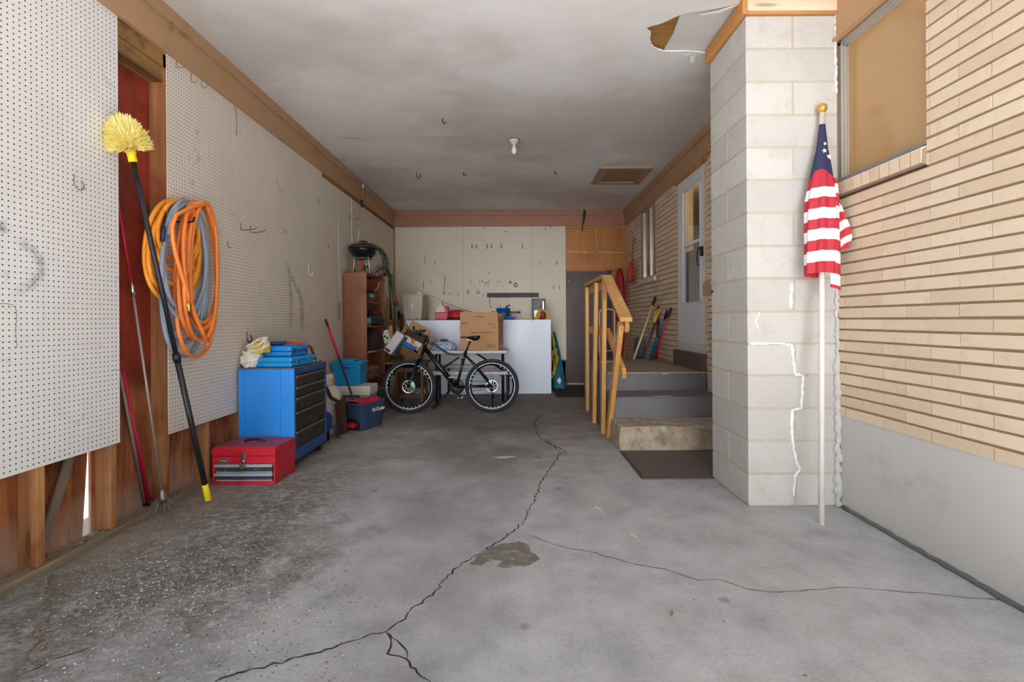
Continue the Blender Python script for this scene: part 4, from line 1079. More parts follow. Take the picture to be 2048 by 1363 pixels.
# ---- bookcase
M_case = wood('cherry_laminate', (128,76,48), (152,96,62), 'z', .45, 26, 1.0, (120,70,44), knots=False, bump=.05)
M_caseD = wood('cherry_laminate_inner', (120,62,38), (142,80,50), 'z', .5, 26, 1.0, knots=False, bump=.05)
x0, x1, ya, yb, H = -2.172, -1.885, 6.12, 6.98, 1.775
bc = thing('bookcase', 'tall cherry wood bookcase standing sideways against the left wall', 'bookcase', ((x0+x1)/2, (ya+yb)/2, 0))
MB().box(x0, ya, 0, x1, ya+.02, H).build('side_panel', M_case, bc, bevel=.002)
MB().box(x0, yb-.02, 0, x1, yb, H).build('side_panel', M_case, bc, bevel=.002)
MB().box(x0, ya+.02, 0, x0+.008, yb-.02, H).build('back_panel', M_caseD, bc)
SH = [.08, .40, .74, 1.08, 1.40, H-.02]
for k, z in enumerate(SH):
    MB().grid(lambda u, v: (x0+.008+(x1-x0-.012)*v, ya+.02+(yb-ya-.04)*u, z+.018 - (.012*math.sin(PI*u) if 0 < k < 5 else 0)), 12, 1).build('shelf', M_caseD, bc, solid=.02)
MB().box(x1-.03, ya+.02, 0, x1-.012, yb-.02, .07).build('kick_board', M_caseD, bc)
# things on the shelves (top to bottom)
M_dgrey = plain('charcoal_plastic', (46,48,52), .4, 0, .15, 12)
bx = thing('battery_charger', 'black and grey tool charger on the second shelf of the bookcase', 'charger', (-1.99,6.5,1.425))
MB().box(-2.08,6.30,1.425,-1.91,6.72,1.47).build('base', M_black, bx, bevel=.01)
MB().box(-2.06,6.34,1.47,-1.925,6.60,1.53).build('housing', M_dgrey, bx, bevel=.012)
MB().box(-2.05,6.62,1.47,-1.93,6.70,1.575).build('battery', M_dgrey, bx, bevel=.012)
MB().box(-1.925,6.40,1.478,-1.919,6.56,1.52).build('grey_plate', plain('silver_plate', (160,160,164), .35, .5), bx)
MB().tube([(-1.95,6.36,1.53),(-1.95,6.36,1.58)], .018, 8).build('knob', M_black, bx)
MB().tube(spline([(-1.93,6.64,1.575),(-1.90,6.68,1.62),(-1.885,6.70,1.70)], 4), .004, 6).build('cable', plain('white_plastic', (226,224,220), .5), bx)
cb = thing('small_box', 'small light blue box on the third bookcase shelf', 'box', (-1.98,6.24,1.098))
MB().box(-2.06,6.17,1.098,-1.895,6.36,1.105).build('tray', M_black, cb); MB().box(-2.05,6.18,1.14,-1.893,6.36,1.205).build('body', plain('light_blue_card', (84,178,214), .5), cb, bevel=.004)
MB().box(-2.05,6.19,1.105,-1.90,6.35,1.14).build('contents', M_dgrey, cb)
tag(lump('jacket', (-1.935,6.60,1.17), (.095,.27,.10), plain('black_fabric', (42,38,40), .9, 0, .25, 20), 3, .35), 'black jacket heaped on the third bookcase shelf, spilling over the edge', 'jacket')
tag(lump('cloth', (-1.94,6.66,1.255), (.07,.17,.05), plain('dark_red_cloth', (112,34,34), .85, 0, .3, 24), 8, .4), 'dark red cloth lying on the black jacket', 'cloth')
b = MB(); P = spline([(-1.885,6.45,1.20),(-1.845,6.60,1.15),(-1.835,6.74,1.06),(-1.85,6.66,.97)], 6)
tag(lump('handbag', (-1.955,6.60,.868), (.09,.24,.165), plain('dark_plum_fabric', (52,40,46), .85, 0, .2, 20), 14, .16), 'dark plum fabric bag on the bookcase shelf below the black jacket', 'bag')
MB().tube(P, .012, 8).build('carry_strap', plain('dark_plum_fabric', (52,40,46), .85), bpy.data.objects['handbag']); WM[bpy.data.objects['handbag']] = Matrix()
tag(MB().box(-2.06,6.18,.761,-1.875,6.5,.769).build('paper', plain('white_paper', (226,224,220), .7)), 'white papers under the dark plum bag', 'paper')
tag(lump('rope_heap', (-1.965,6.50,.462), (.09,.24,.075), plain('dusty_pink_rope', (130,100,88), .85, 0, .3, 30), 21, .5, freq=6), 'heap of dusty brown cords on the lowest open bookcase shelf', 'rope')
P = [Vector((-1.955+.07*math.cos(k*.9+.2*math.sin(k*.7)), 6.46+.19*math.sin(k*.55), .53+.02*math.sin(k*1.9))) for k in range(60)]
tag(MB().tube(spline(P,3), .008, 6).build('cord', plain('pinkish_cord', (158,128,114), .7)), 'pale tangled cord on the lowest open bookcase shelf', 'cord')
# kettle grill on top
gx, gy, gz = -1.99, 6.33, H
gr = thing('kettle_grill', 'small black kettle grill on three metal legs on top of the bookcase', 'grill', (gx,gy,gz))
M_enamel = plain('black_enamel', (20,20,22), .18, 0, .1, 6)
MB().lathe([(.001,.205),(.07,.207),(.125,.225),(.160,.262),(.176,.305),(.180,.33),(.17,.33),(.001,.30)], (gx,gy,gz), 36).build('bowl', M_enamel, gr)
MB().lathe([(.186,.328),(.187,.338),(.165,.362),(.12,.385),(.06,.398),(.001,.401)], (gx,gy,gz), 36).build('lid', plain('dusty_black_enamel', (52,48,46), .5, 0, .2, 8), gr)
MB().tube(spline([(gx-.05,gy,gz+.398),(gx-.04,gy,gz+.425),(gx+.04,gy,gz+.425),(gx+.05,gy,gz+.398)],5), .007, 8).build('lid_handle', M_black, gr)
MB().lathe([(.05,.195),(.115,.195),(.12,.205),(.05,.21)], (gx,gy,gz), 20).build('ash_pan', plain('grey_steel', (120,116,112), .5, .5), gr)
for a in (R(-35), R(-145), R(90)):
    MB().tube([(gx+.135*math.cos(a),gy+.135*math.sin(a),gz+.002),(gx+.105*math.cos(a),gy+.105*math.sin(a),gz+.225)], .009, 8).build('leg', plain('bright_steel', (206,202,196), .35, .6), gr)
ir = thing('clothes_iron', 'grey and black clothes iron under the kettle grill', 'iron', (-2.0,6.52,H))
MB().prism([(-2.05,6.42,H+.002),(-1.95,6.42,H+.002),(-1.93,6.56,H+.002),(-1.99,6.70,H+.002),(-2.05,6.56,H+.002)], (0,0,.05)).build('body', plain('grey_plastic', (126,126,126), .4), ir, bevel=.01)
MB().tube(spline([(-2.0,6.44,H+.05),(-2.0,6.42,H+.11),(-2.0,6.50,H+.125),(-1.99,6.60,H+.10),(-1.99,6.64,H+.05)],5), .014, 8).build('handle', M_black, ir)
oc = thing('extension_cord', 'orange cord coil standing behind the kettle grill on the bookcase', 'cord', (-2.1,6.44,H))
P = []
for k in range(5*22):
    a = 2*PI*k/22; P.append(Vector((-2.10+(.045+.007*(k//22))*math.sin(a), 6.42+.012*(k/22)+.01*math.sin(a*2), H+.128-(.095+.006*(k//22))*math.cos(a))))
MB().tube(spline(P,2), .0065, 7).build('coil', plain('orange_cord', (190,96,50), .5), oc)
# string-light bundle hanging off the far end
st = thing('string_lights', 'tangle of green string light wires draped over the grill and bookcase end', 'string lights', (-1.95,6.75,H))
M_green = plain('dark_green_wire', (46,64,50), .6, 0, .2, 10)
def strand(pts, r=.0034, m=None):
    P = spline([Vector(p) + Vector([rnd.uniform(-.02,.02) for _ in range(3)]) for p in pts], 6)
    return P
b = MB()
for k in range(16):
    o1 = rnd.uniform(-.05,.05); o2 = rnd.uniform(-.06,.06)
    b.tube(strand([(-1.99,6.35+.05*o1,H+.405),(-1.93+o1*.4,6.50,H+.43-abs(o1)),(-1.86+o2*.5,6.72+o1,H+.36),(-1.83+o2*.6,6.88+o2,H+.22),(-1.84+o1*.5,6.86+o2,H+.06),(-1.90+o2*.3,6.80,H+.03)]), .0034, 5)
for k in range(10):
    o1 = rnd.uniform(-.05,.05)
    b.tube(strand([(-1.93+o1,6.68,H+.03),(-1.86+o1,6.78,H+.14),(-1.83,6.93+o1,H+.10),(-1.81+o1*.4,7.0,H-.10),(-1.80+o1*.3,7.02,H-.30+o1)]), .0034, 5)
b.build('wires', M_green, st)
bd = MB(); 
for k in range(60):
    p = Vector((-1.85+rnd.uniform(-.05,.05), 6.84+rnd.uniform(-.1,.1), H+rnd.uniform(.03,.34))); bd.ball(p, .006, 6, 4)
bd.build('bulbs', plain('green_glass', (60,110,80), .3), st)
pod = thing('hand_brush', 'long brown brush with dark green end hanging beside the bookcase', 'brush', (-1.79,7.0,H-.5))
MB().tube([(-1.80,7.02,H+.06),(-1.785,7.03,H-.12),(-1.765,7.04,H-.26)], [.018,.022,.026], 10).build('handle', plain('olive_brown', (92,78,56), .7), pod)
MB().tube([(-1.765,7.04,H-.26),(-1.755,7.045,H-.33)], [.027,.028], 10).build('red_band', plain('dull_red', (150,58,44), .6), pod)
MB().tube([(-1.755,7.045,H-.33),(-1.74,7.05,H-.385),(-1.735,7.05,H-.40)], [.03,.032,.02], 10).build('tip', plain('deep_green', (36,54,44), .6), pod)
bw = thing('ribbon_bow', 'red ribbon bow on the top front edge of the bookcase', 'bow', (-1.86,6.80,H))
M_bow = plain('red_ribbon', (186,30,52), .5)
for s in (-1, 1):
    MB().tube(spline([(-1.86,6.80,H+.02),(-1.855,6.80+s*.05,H+.055),(-1.855,6.80+s*.075,H+.02),(-1.86,6.80,H+.005)],5), .009, 6).build('loop', M_bow, bw)
    MB().tube([(-1.86,6.80,H+.01),(-1.85,6.80+s*.035,H-.05)], .008, 6).build('tail', M_bow, bw)
# hooked pole and fishing rod on the wall
hp_ = thing('hooked_pole', 'long grey pole with a curved hook hanging from the left beam behind the grill', 'pole', (-2.13,6.72,2.0))
T = Vector((-2.10,6.70,3.0)); Bq = Vector((-2.13,6.48,1.95))
MB().tube(spline([(-2.13,6.50,2.99),(-2.12,6.52,3.06),(-2.10,6.60,3.09),(-2.10,6.68,3.06),tuple(T)],5), .010, 8).build('hook', M_chrome, hp_)
MB().tube([T, Bq], .010, 8).build('shaft', plain('grey_pole', (176,172,166), .4, .4), hp_)
q = T.lerp(Bq, .22); MB().tube([q+Vector((0,0,.05)), q-Vector((0,0,.05))], .018, 8).build('clamp', M_black, hp_)
fr_ = thing('fishing_rod', 'thin pale fishing rod hanging upright on the left pegboard', 'fishing rod', (-2.17,5.93,1.19))
T, Bq = Vector((-2.172,5.93,2.80)), Vector((-2.168,5.955,1.40))
MB().tube([T, Bq], [.002,.006], 6).build('blank', plain('pale_rod', (206,196,178), .4), fr_)
MB().tube([Bq, Bq-Vector((0,0,.05)), Bq-Vector((0,0,.21))], [.009,.013,.012], 8).build('handle', plain('grey_cork', (140,126,110), .7), fr_)
for t in (.25,.45,.75):
    q = T.lerp(Bq, t); MB().tube([q+Vector((.008,0,.01)), q+Vector((.014,0,0)), q+Vector((.008,0,-.01))], .002, 5).build('line_guide', M_darkwire, fr_)
# loose white sheet line hanging by the pole
b = MB().tube(spline([(-2.165,6.42,2.80),(-2.16,6.40,2.5),(-2.16,6.41,2.2)],5), .003, 5); tag(b.build('hanging_line', plain('white_cord', (236,226,220), .5)), 'thin white line hanging beside the hooked pole', 'line')
# ------------------------------------------------------------------ back of the carport
M_whitepanel = plain('white_melamine', (208,216,230), .35, 0, .03, 2, .01)
WT = 1.172
wb = thing('workbench', 'long workbench with a white panel front against the back wall', 'workbench', (-.6,8.2,0))
xa, xb = -1.742, .552
MB().box(xa, 7.665, 0, xb, 7.69, WT-.004).build('front_panel', M_whitepanel, wb, bevel=.002)
MB().box(xa+.01, 7.692, WT-.035, xb-.01, YB-.01, WT).build('top', M_dkwood, wb)
for x in (xa+.04, xb-.10):
    for y in (7.72, YB-.08): MB().box(x, y, 0, x+.06, y+.06, WT-.035).build('leg', M_dkwood, wb)
b = MB().tube(spline([at(1061,645,7.663), at(1063,642,7.663), at(1068,641,7.663), at(1066,644,7.663)],4), .002, 5); b.build('scratch', plain('grey_scratch', (130,134,140), .6), wb)

M_beige = plain('beige_plastic', (196,185,168), .5, 0, .05, 5)
# beige storage bin
def frustum(b, c, lo, hi, z0, z1):
    (cx, cy) = c
    v = [(cx-lo[0],cy-lo[1],z0),(cx+lo[0],cy-lo[1],z0),(cx+lo[0],cy+lo[1],z0),(cx-lo[0],cy+lo[1],z0),(cx-hi[0],cy-hi[1],z1),(cx+hi[0],cy-hi[1],z1),(cx+hi[0],cy+hi[1],z1),(cx-hi[0],cy+hi[1],z1)]
    return b.add(v, [(3,2,1,0),(4,5,6,7),(0,1,5,4),(1,2,6,5),(2,3,7,6),(3,0,4,7)])
sb = thing('storage_bin', 'tall beige plastic bin standing at the left end of the workbench', 'bin', (-1.68,8.2,WT))
b = MB(); frustum(b, (-1.70,8.2), (.135,.20), (.175,.24), WT, WT+.41)
for x in (-.06,.06): frustum(b, (-1.70+x,8.0), (.018,.03), (.03,.045), WT+.02, WT+.38)
b.build('body', M_beige, sb, bevel=.012)
b = MB(); b.box(-1.885,7.95,WT+.40,-1.515,8.45,WT+.425); b.build('rim', M_beige, sb, bevel=.008)
MB().box(-1.62,8.0,WT+.425,-1.57,8.04,WT+.47).build('white_clip', plain('white_plastic', (226,224,220), .5), sb, bevel=.006)
b = MB(); pts = [Vector((-1.715+.026*math.cos(a)*rnd.uniform(.6,1), 7.969, WT+.23+.055*math.sin(a)*rnd.uniform(.7,1))) for a in [2*PI*k/14 for k in range(14)]]
b.add(pts, [list(range(14))]); b.build('sticker', plain('white_sticker', (230,228,224), .6, 0, .2, 60), sb, solid=.002)
# red and white lunch cooler
lc = thing('lunch_cooler', 'small red lunch cooler with a white peaked lid on the workbench', 'cooler', (-1.26,8.0,WT))
p0, p1 = at(870,620,7.95), at(896,620,7.95)
x0, x1 = p0.x, p1.x
M_crim = plain('crimson_plastic', (196,24,58), .4, 0, .05, 6)
MB().box(x0, 7.95, WT, x1, 8.15, WT+.125).build('body', M_crim, lc, bevel=.01)
MB().prism([(x1-.055,7.955,WT+.12),(x1,7.955,WT+.12),(x1-.008,7.965,WT+.225),(x1-.05,7.965,WT+.235)], (0,.19,0)).build('side_arm', M_crim, lc, bevel=.008)
MB().prism([(x0+.004,7.945,WT+.126),(x1-.045,7.945,WT+.126),(x1-.055,7.945,WT+.20),(x1-.10,7.945,WT+.245),(x1-.112,7.945,WT+.29),(x1-.125,7.945,WT+.292),(x1-.14,7.945,WT+.25),(x0+.02,7.945,WT+.20)], (0,.19,0)).build('lid', plain('speckled_white_plastic', (226,218,208), .5, 0, .1, 30, .2, (150,130,118), .5), lc, bevel=.008)
# red domed bag
rb = thing('red_bag', 'red domed bag with a black base on the workbench behind the cardboard box', 'bag', (-1.0,8.0,WT))
MB().lathe([(.155,.03),(.15,.08),(.125,.135),(.08,.165),(.001,.175)], (-.985,8.02,WT), 24).build('dome', plain('red_fabric', (192,34,46), .5, 0, .12, 8), rb)
MB().lathe([(.001,0),(.165,0),(.17,.02),(.16,.035),(.001,.03)], (-.985,8.02,WT), 24).build('base', M_black, rb)
for k, px in enumerate((986, 993)):
    tag(MB().tube([at(px,623,8.25)-Vector((0,0,.09)), at(px,622,8.25)], .02, 8).build('spray_cap', M_black), ('black bottle cap just showing above the cardboard box, left one','black bottle cap just showing above the cardboard box, right one')[k], 'bottle')
# curved white pipe
b = MB().tube(spline([at(834,573,8.70), at(850,582,8.69), at(880,597,8.68), at(910,610,8.66), at(935,619,8.64), at(965,628,8.60), at(990,637,8.56)], 6), .017, 8)
tag(b.build('plastic_pipe', plain('white_pvc', (236,230,220), .4)), 'long curved white plastic pipe sloping down behind the beige bin', 'pipe')
# blue bucket and tray
bb = thing('bucket', 'blue plastic bucket of odds and ends on the workbench beside the cardboard box', 'bucket', (-.16,7.9,WT))
bx_ = at(1006.5, 620, 7.92).x
M_bkt = plain('bright_blue_bucket', (20,92,178), .35, 0, .05, 6)
MB().lathe([(.001,0),(.085,0),(.112,.17),(.118,.172),(.118,.186),(.108,.186),(.08,.02),(.001,.02)], (bx_,7.92,WT), 28).build('shell', M_bkt, bb)
jk = thing('hand_tool', 'black hand tool sticking out of the blue bucket', 'tool', (bx_+.03,7.92,WT+.2))
MB().tube(spline([(bx_-.02,7.92,WT+.06),(bx_+.04,7.92,WT+.19),(bx_+.07,7.92,WT+.22),(bx_+.11,7.92,WT+.235)],4), .012, 8).build('handle', M_black, jk)
MB().tube([(bx_+.05,7.92,WT+.20),(bx_+.085,7.92,WT+.17)], .009, 6).build('trigger', M_black, jk)
tag(MB().tube([(bx_-.04,7.95,WT+.05),(bx_-.05,7.95,WT+.24)], .004, 6).build('wire_stake', M_darkwire), 'thin dark wire standing in the blue bucket', 'wire')
q = at(1020,633,7.86)
tag(frustum(MB(), (q.x,7.86), (.07,.06), (.085,.075), WT, WT+.045).build('tray', M_bkt, bevel=.006), 'low blue tray in front of the blue bucket', 'tray')
hm = thing('hammer', 'brown wooden handled tool with black tip lying right of the blue bucket', 'hammer', (0,7.95,WT+.09))
q0, q1 = at(1019,624.5,7.95), at(1041,624.5,7.95)
MB().tube([q0, q1-Vector((.02,0,0))], .017, 10).build('handle', plain('brown_handle', (132,92,58), .6), hm)
MB().tube([q1-Vector((.02,0,0)), q1], .019, 10).build('end_cap', M_black, hm)
MB().box(q0.x-.02,7.92,WT,q0.x+.03,7.98,q0.z+.03).build('head', M_darkwire, hm, bevel=.006)
# long grey metal channel on the wall
q0, q1 = at(974,585,8.70), at(1074,593.5,8.70)
lt = thing('metal_channel', 'long dark grey metal channel fixed to the back pegboard above the bench', 'channel', (q0.x,8.70,q1.z))
b = MB(); b.prism([(q0.x,8.742,q0.z),(q0.x,8.70,q0.z-.01),(q0.x,8.665,(q0.z+q1.z)/2),(q0.x,8.69,q1.z),(q0.x,8.742,q1.z)], (q1.x-q0.x+.03,0,0))
b.build('body', plain('dark_grey_metal', (112,106,104), .55, .2, .15, 10, .1), lt, bevel=.003)
MB().box(q0.x+.01,8.66,(q0.z+q1.z)/2-.006,q1.x,8.67,(q0.z+q1.z)/2+.006).build('groove', plain('dark_groove', (52,48,48), .6), lt)
MB().tube(spline([at(979,595,8.70), at(979,602,8.70), at(980,610,8.69), at(982,615,8.69)],4), .004, 6).build('cord', M_black, lt)
# clear lidded organiser
q0, q1 = at(1064,597,8.15), at(1091,634,8.15)
og = thing('organizer_case', 'black framed parts case with tools inside standing on the bench', 'case', ((q0.x+q1.x)/2,8.15,WT))
zz0, zz1 = WT, q0.z
f = MB(); t = .022; f.box(q0.x,8.12,zz0,q0.x+t,8.20,zz1); f.box(q1.x-t,8.12,zz0,q1.x,8.20,zz1); f.box(q0.x+t,8.12,zz1-t,q1.x-t,8.20,zz1); f.box(q0.x+t,8.12,zz0,q1.x-t,8.20,zz0+t); f.box(q0.x+t,8.18,zz0+t,q1.x-t,8.20,zz1-t)
f.build('frame', M_black, og, bevel=.004)
MB().box(q0.x+t,8.15,zz0+t,q1.x-t,8.178,zz1-t).build('liner', plain('pale_grey_liner', (150,150,154), .6), og)
xm = q0.x+.105
for k, (a, c, z0, z1, m) in enumerate(((q0.x+.035,xm-.01,zz0+.17,zz1-.035,M_dgrey),(xm+.005,q1.x-.05,zz0+.17,zz1-.035,M_dgrey),(q0.x+.035,xm-.01,zz0+.03,zz0+.15,plain('silver_tools',(178,178,182),.4,.5)),(q1.x-.042,q1.x-.03,zz0+.17,zz1-.05,M_chrome))):
    MB().box(a,8.135,z0,c,8.15,z1).build('tool_insert', m, og)
# yellow extension cord with red plug
yc = thing('extension_cord', 'yellow extension cord heaped on the bench end and hanging down beside it', 'cord', (.42,7.9,WT))
M_ycord = plain('yellow_cord', (222,184,44), .5, 0, .08, 8)
P = []
for k in range(12):
    o = rnd.uniform(-.02,.02)
    for (px, py) in ((1071+k*.5,638),(1074+k*.8,626),(1082+k*.3,619-k*.1),(1092,624),(1099-k*.4,637)): P.append(at(px,py,7.80+.012*k+o))
    if k % 2: P += [at(1092,640-1.5,7.86+.01*k)]
MB().tube(spline(P,3), .009, 6).build('coil', M_ycord, yc)
for k, (bx, by) in enumerate(((1110,742),(1106,752),(1113,728))):
    MB().tube(spline([at(1095,622,7.8), at(1100,640,7.74+.02*k), at(1105,665,7.95+.03*k), at(1108,690,8.0+.03*k), at(bx+3,715,8.05+.03*k), at(bx,by,8.1+.03*k), at(1103,755-k*4,8.05+.03*k), at(1102,738-k*8,8.0+.03*k), at(1106,700,8.0+.03*k)],6), .009, 6).build('hanging_loop', M_ycord, yc)
q = at(1086,630,7.78); MB().lathe([(.001,-.06),(.04,-.055),(.03,0),(.042,.05),(.001,.06)], q, 14).build('plug', plain('red_plug', (156,30,46), .45), yc)
# clamp lamp
cl = thing('clamp_lamp', 'silver clamp lamp hanging by a yellow strap beside the bench end', 'lamp', tuple(at(1110,706,8.2)))
q = at(1110,706,8.12); MB().lathe([(.02,.09),(.03,.07),(.045,.02),(.075,-.06),(.078,-.062),(.04,0),(.02,.05)], q, 20, Matrix.Rotation(R(25),4,'Y')).build('reflector', plain('polished_aluminium', (206,208,210), .25, .95, .06, 10), cl)
MB().tube([at(1106,676,8.12), at(1108,690,8.12)], [.022,.026], 8).build('strap', M_ycord, cl)
# teal furled canopy bag
tt, tbm = at(1108,662,8.60), atz(1119,775,.02)
tl = thing('umbrella_bag', 'long teal fabric bag leaning on the back wall beside the white bench', 'bag', (tbm.x,tbm.y,0))
M_teal = plain('teal_fabric', (22,112,132), .6, 0, .15, 9)
ax_ = (tt-tbm)
def tealfn(u, v):
    t = v; c = tbm.lerp(Vector((tt.x, tt.y, tt.z)), t); w = .085*(1-t)**.6 + .012
    a = 2*PI*u; k = 1 + .18*math.sin(5*a + 4*t)
    return (c.x + w*k*math.cos(a), c.y + w*.75*k*math.sin(a), c.z + .012*math.sin(6*t))
MB().grid(tealfn, 40, 24).build('cloth', M_teal, tl)
MB().tube(spline([(p.x+.01,p.y-.085+.08*t_,p.z) for p, t_ in ((tbm.lerp(tt,.75),.75),(tbm.lerp(tt,.5),.55),(tbm.lerp(tt,.3),.3),(tbm.lerp(tt,.18)+Vector((.03,0,0)),.2))],5), .008, 6).build('carry_strap', M_black, tl)
q = tbm.lerp(tt,.13)+Vector((0,-.088,0)); b = MB(); b.add([q+Vector((-.035,0,0)), q+Vector((0,-.004,-.055)), q+Vector((.035,0,0)), q+Vector((0,.006,.055))], [(0,1,2,3)]); b.build('white_tag', plain('white_sticker', (230,228,224), .6), tl, solid=.003)
MB().lathe([(.001,0),(.07,0),(.07,.01),(.001,.012)], (tbm.x,tbm.y,0), 16).build('base', M_black, tl)

# ---- hooks on the back pegboard
G = 'hooks in the upper row of the back pegboard'
for x, y in ((902,248),(953,253),(1080,250),(1130,250),(1245,250),(1492,252)):
    hook(790+x*.1709, 450+y*.1709, 'B', 'stub', 'short straight hook in the upper row on the back pegboard', G, 1.9, M_darkwire)
B2 = [(353,372,'long',.6,'grey hanging wire high on the back pegboard above the beige bin',None),(468,443,'stub',1.3,'small peg hook right of the grey hanging wire on the back pegboard',None),
 (585,595,'long',.7,'long dark vertical hook above the lunch cooler, upper of two',None),(335,665,'long',.7,'long dark hook above the beige bin near the white pipe',None),(576,760,'S',1.0,'dark bent hook above the lunch cooler, lower of two',None),
 (1072,680,'U',.85,'horseshoe shaped wire hook on the back pegboard above the grey channel',None),(845,775,'curl',1.6,'curled dark hook just right of the pegboard seam above the red bag',None),(960,775,'curl',1.5,'curled dark hook above the cardboard box',None),
 (1698,435,'stub',1.1,'small peg hook on the narrow pegboard sheet, left of two',None),(1893,442,'stub',1.8,'larger peg hook on the narrow pegboard sheet, right of two',None),
 (1858,720,'J',1.0,'small upturned hook near the brown door, left of two',None),(1925,722,'J',1.0,'small upturned hook near the brown door, right of two',None),(1105,560,'stub',1.3,'single small hook midway down the back pegboard',None)]
for x, y, k, s, l, g_ in B2: hook(790+x*.1709, 450+y*.1709, 'B', k, l, g_, s, M_darkwire)
G = 'small pegs in the middle row of the back pegboard'
for x, y in ((258,660),(420,660),(893,665),(993,657),(1022,657),(1105,657),(1203,660),(1237,657)):
    hook(790+x*.1709, 450+y*.1709, 'B', 'stub', 'tiny peg in the middle row on the back pegboard', G, .8, M_darkwire)
G = 'small pegs in the lower row of the back pegboard'
for x, y in ((630,802),(662,800),(742,810),(1040,815)):
    hook(790+x*.1709, 450+y*.1709, 'B', 'stub', 'tiny peg in the lower row on the back pegboard', G, .9, M_darkwire)
def ring(px, py, r, tr, label):
    q = at(px, py, YB-.02); P = [q+Vector((r*math.cos(a), 0, r*math.sin(a))) for a in [2*PI*k/20 for k in range(20)]]
    b = MB().tube(P, tr, 7, True); b.tube([q+Vector((0,.02,r+.01)), q+Vector((0,0,r))], .003, 5)
    tag(b.build('metal_ring', M_darkwire), label, 'ring')
ring(1020.7, 564, .016, .006, 'small dark ring hanging on the back pegboard, left of two')
ring(1031, 569.5, .03, .007, 'larger dark ring hanging on the back pegboard, right of two')
for k, (px, py) in enumerate(((969,456),(1012,463),(1101,453.5),(1091,457))):
    tag(MB().ball(at(px,py,YB-.004), .011, 8, 6).build('screw', M_darkwire), 'dark screw head near the top edge of the back pegboard', 'screw', 'screws along the top of the back pegboard')
# black wire dangling from the back beam
wr = MB().tube(spline([at(1167,418,8.68), at(1169,428,8.66), at(1167,440,8.68), at(1165,450,8.68), at(1165,462,8.68)],5), .008, 6)
wr.tube(spline([at(1165,436,8.66), at(1169,420,8.68), at(1171,432,8.67), at(1166,448,8.68)],5), .006, 6)
tag(wr.build('cable', M_black), 'black cable dangling from the back beam above the brown door', 'cable')
# red cord coil on the wall right of the door
rc = thing('extension_cord', 'long red cord coil hanging on the back wall right of the brown door', 'cord', tuple(at(1239,533,8.65)))
M_rcord = plain('red_cord', (168,24,36), .45, 0, .1, 8)
P = []
for k in range(16):
    w = rnd.uniform(2,11.5); bot = 712 - rnd.uniform(0,60); yy = 8.54+.011*k
    for j in range(20):
        a = 2*PI*j/20; P.append(at(1240 + w*math.sin(a) + (k%5-2)*.5, 536+(11.5-w)*1.1 + (bot-536)*(1-math.cos(a))/2, yy))
MB().tube(spline(P,2), .010, 7).build('coil', M_rcord, rc)
# orange cord on the brick beside the window
oc2 = thing('extension_cord', 'orange red cord bundle hanging on the brick beside the far window', 'cord', tuple(atx(1268,515,1.95)))
M_ocord = plain('orange_red_cord', (190,70,44), .5, 0, .12, 8)
P = []
for k in range(11):
    w = .02 + .022*(k % 5); yc_ = 8.06 + rnd.uniform(-.05,.05); top = 2.17 - .01*k; bot = 1.80 + rnd.uniform(-.03,.05); xx = 1.945 - .005*k
    for j in range(18):
        a = 2*PI*j/18; v = (1-math.cos(a))/2; P.append(Vector((xx, yc_ + w*math.sin(a)*(.5+1.5*v), top + (bot-top)*v)))
MB().tube(spline(P,2), .009, 7).build('coil', M_ocord, oc2)
MB().tube(spline([(1.97,8.06,2.52),(1.95,8.07,2.35),(1.94,8.08,2.16)],4), .006, 6).build('hanger', M_darkwire, oc2)

# ---- folding picnic table
M_hdpe = plain('white_moulded_plastic', (206,202,200), .5, 0, .05, 6, .03, (170,164,160), .3)
M_leg = plain('black_powder_coat', (30,30,34), .4, .2, .15, 12)
tx0, tx1 = -1.24, -.112
pt_ = thing('picnic_table', 'white folding picnic table with attached benches and black steel legs', 'table', ((tx0+tx1)/2,6.98,0))
MB().box(tx0, 6.66, .70, tx1, 7.24, .745).build('tabletop', M_hdpe, pt_, bevel=.018)
MB().box(tx0, 6.28+.16, .435, tx1+.01, 6.60, .478).build('bench', M_hdpe, pt_, bevel=.016)
MB().box(tx0, 7.34, .435, tx1+.01, 7.60, .478).build('bench', M_hdpe, pt_, bevel=.016)
for x in (tx0+.12, tx1-.08):
    for y in (6.80, 7.10): MB().tube([(x,y,.70),(x,y,.46),(x,y+(.0),.02)], .017, 8).build('leg', M_leg, pt_)
    MB().tube(spline([(x+.03,6.42,.016),(x+.03,6.40,.016),(x+.03,6.75,.016),(x+.03,7.60,.016)],3), .017, 8).build('floor_tube', M_leg, pt_)
    MB().tube([(x-.03,6.46,.43),(x-.03,7.58,.43)], .016, 8).build('bench_arm', M_leg, pt_)
    MB().tube(spline([(x+.07,6.52,.43),(x+.07,6.52,.10),(x+.06,6.54,.05),(x+.03,6.58,.016)],5), .017, 8).build('bench_leg', M_leg, pt_)
    MB().tube(spline([(x+.07,7.52,.43),(x+.07,7.52,.10),(x+.06,7.54,.05),(x+.03,7.58,.016)],5), .017, 8).build('bench_leg', M_leg, pt_)
xm = (tx0+tx1)/2
MB().tube([(xm-.06,6.95,.69),(tx0+.16,6.95,.46)], .013, 8).build('brace', M_leg, pt_)
MB().tube([(xm+.10,6.95,.69),(tx1-.10,6.95,.46)], .013, 8).build('brace', M_leg, pt_)
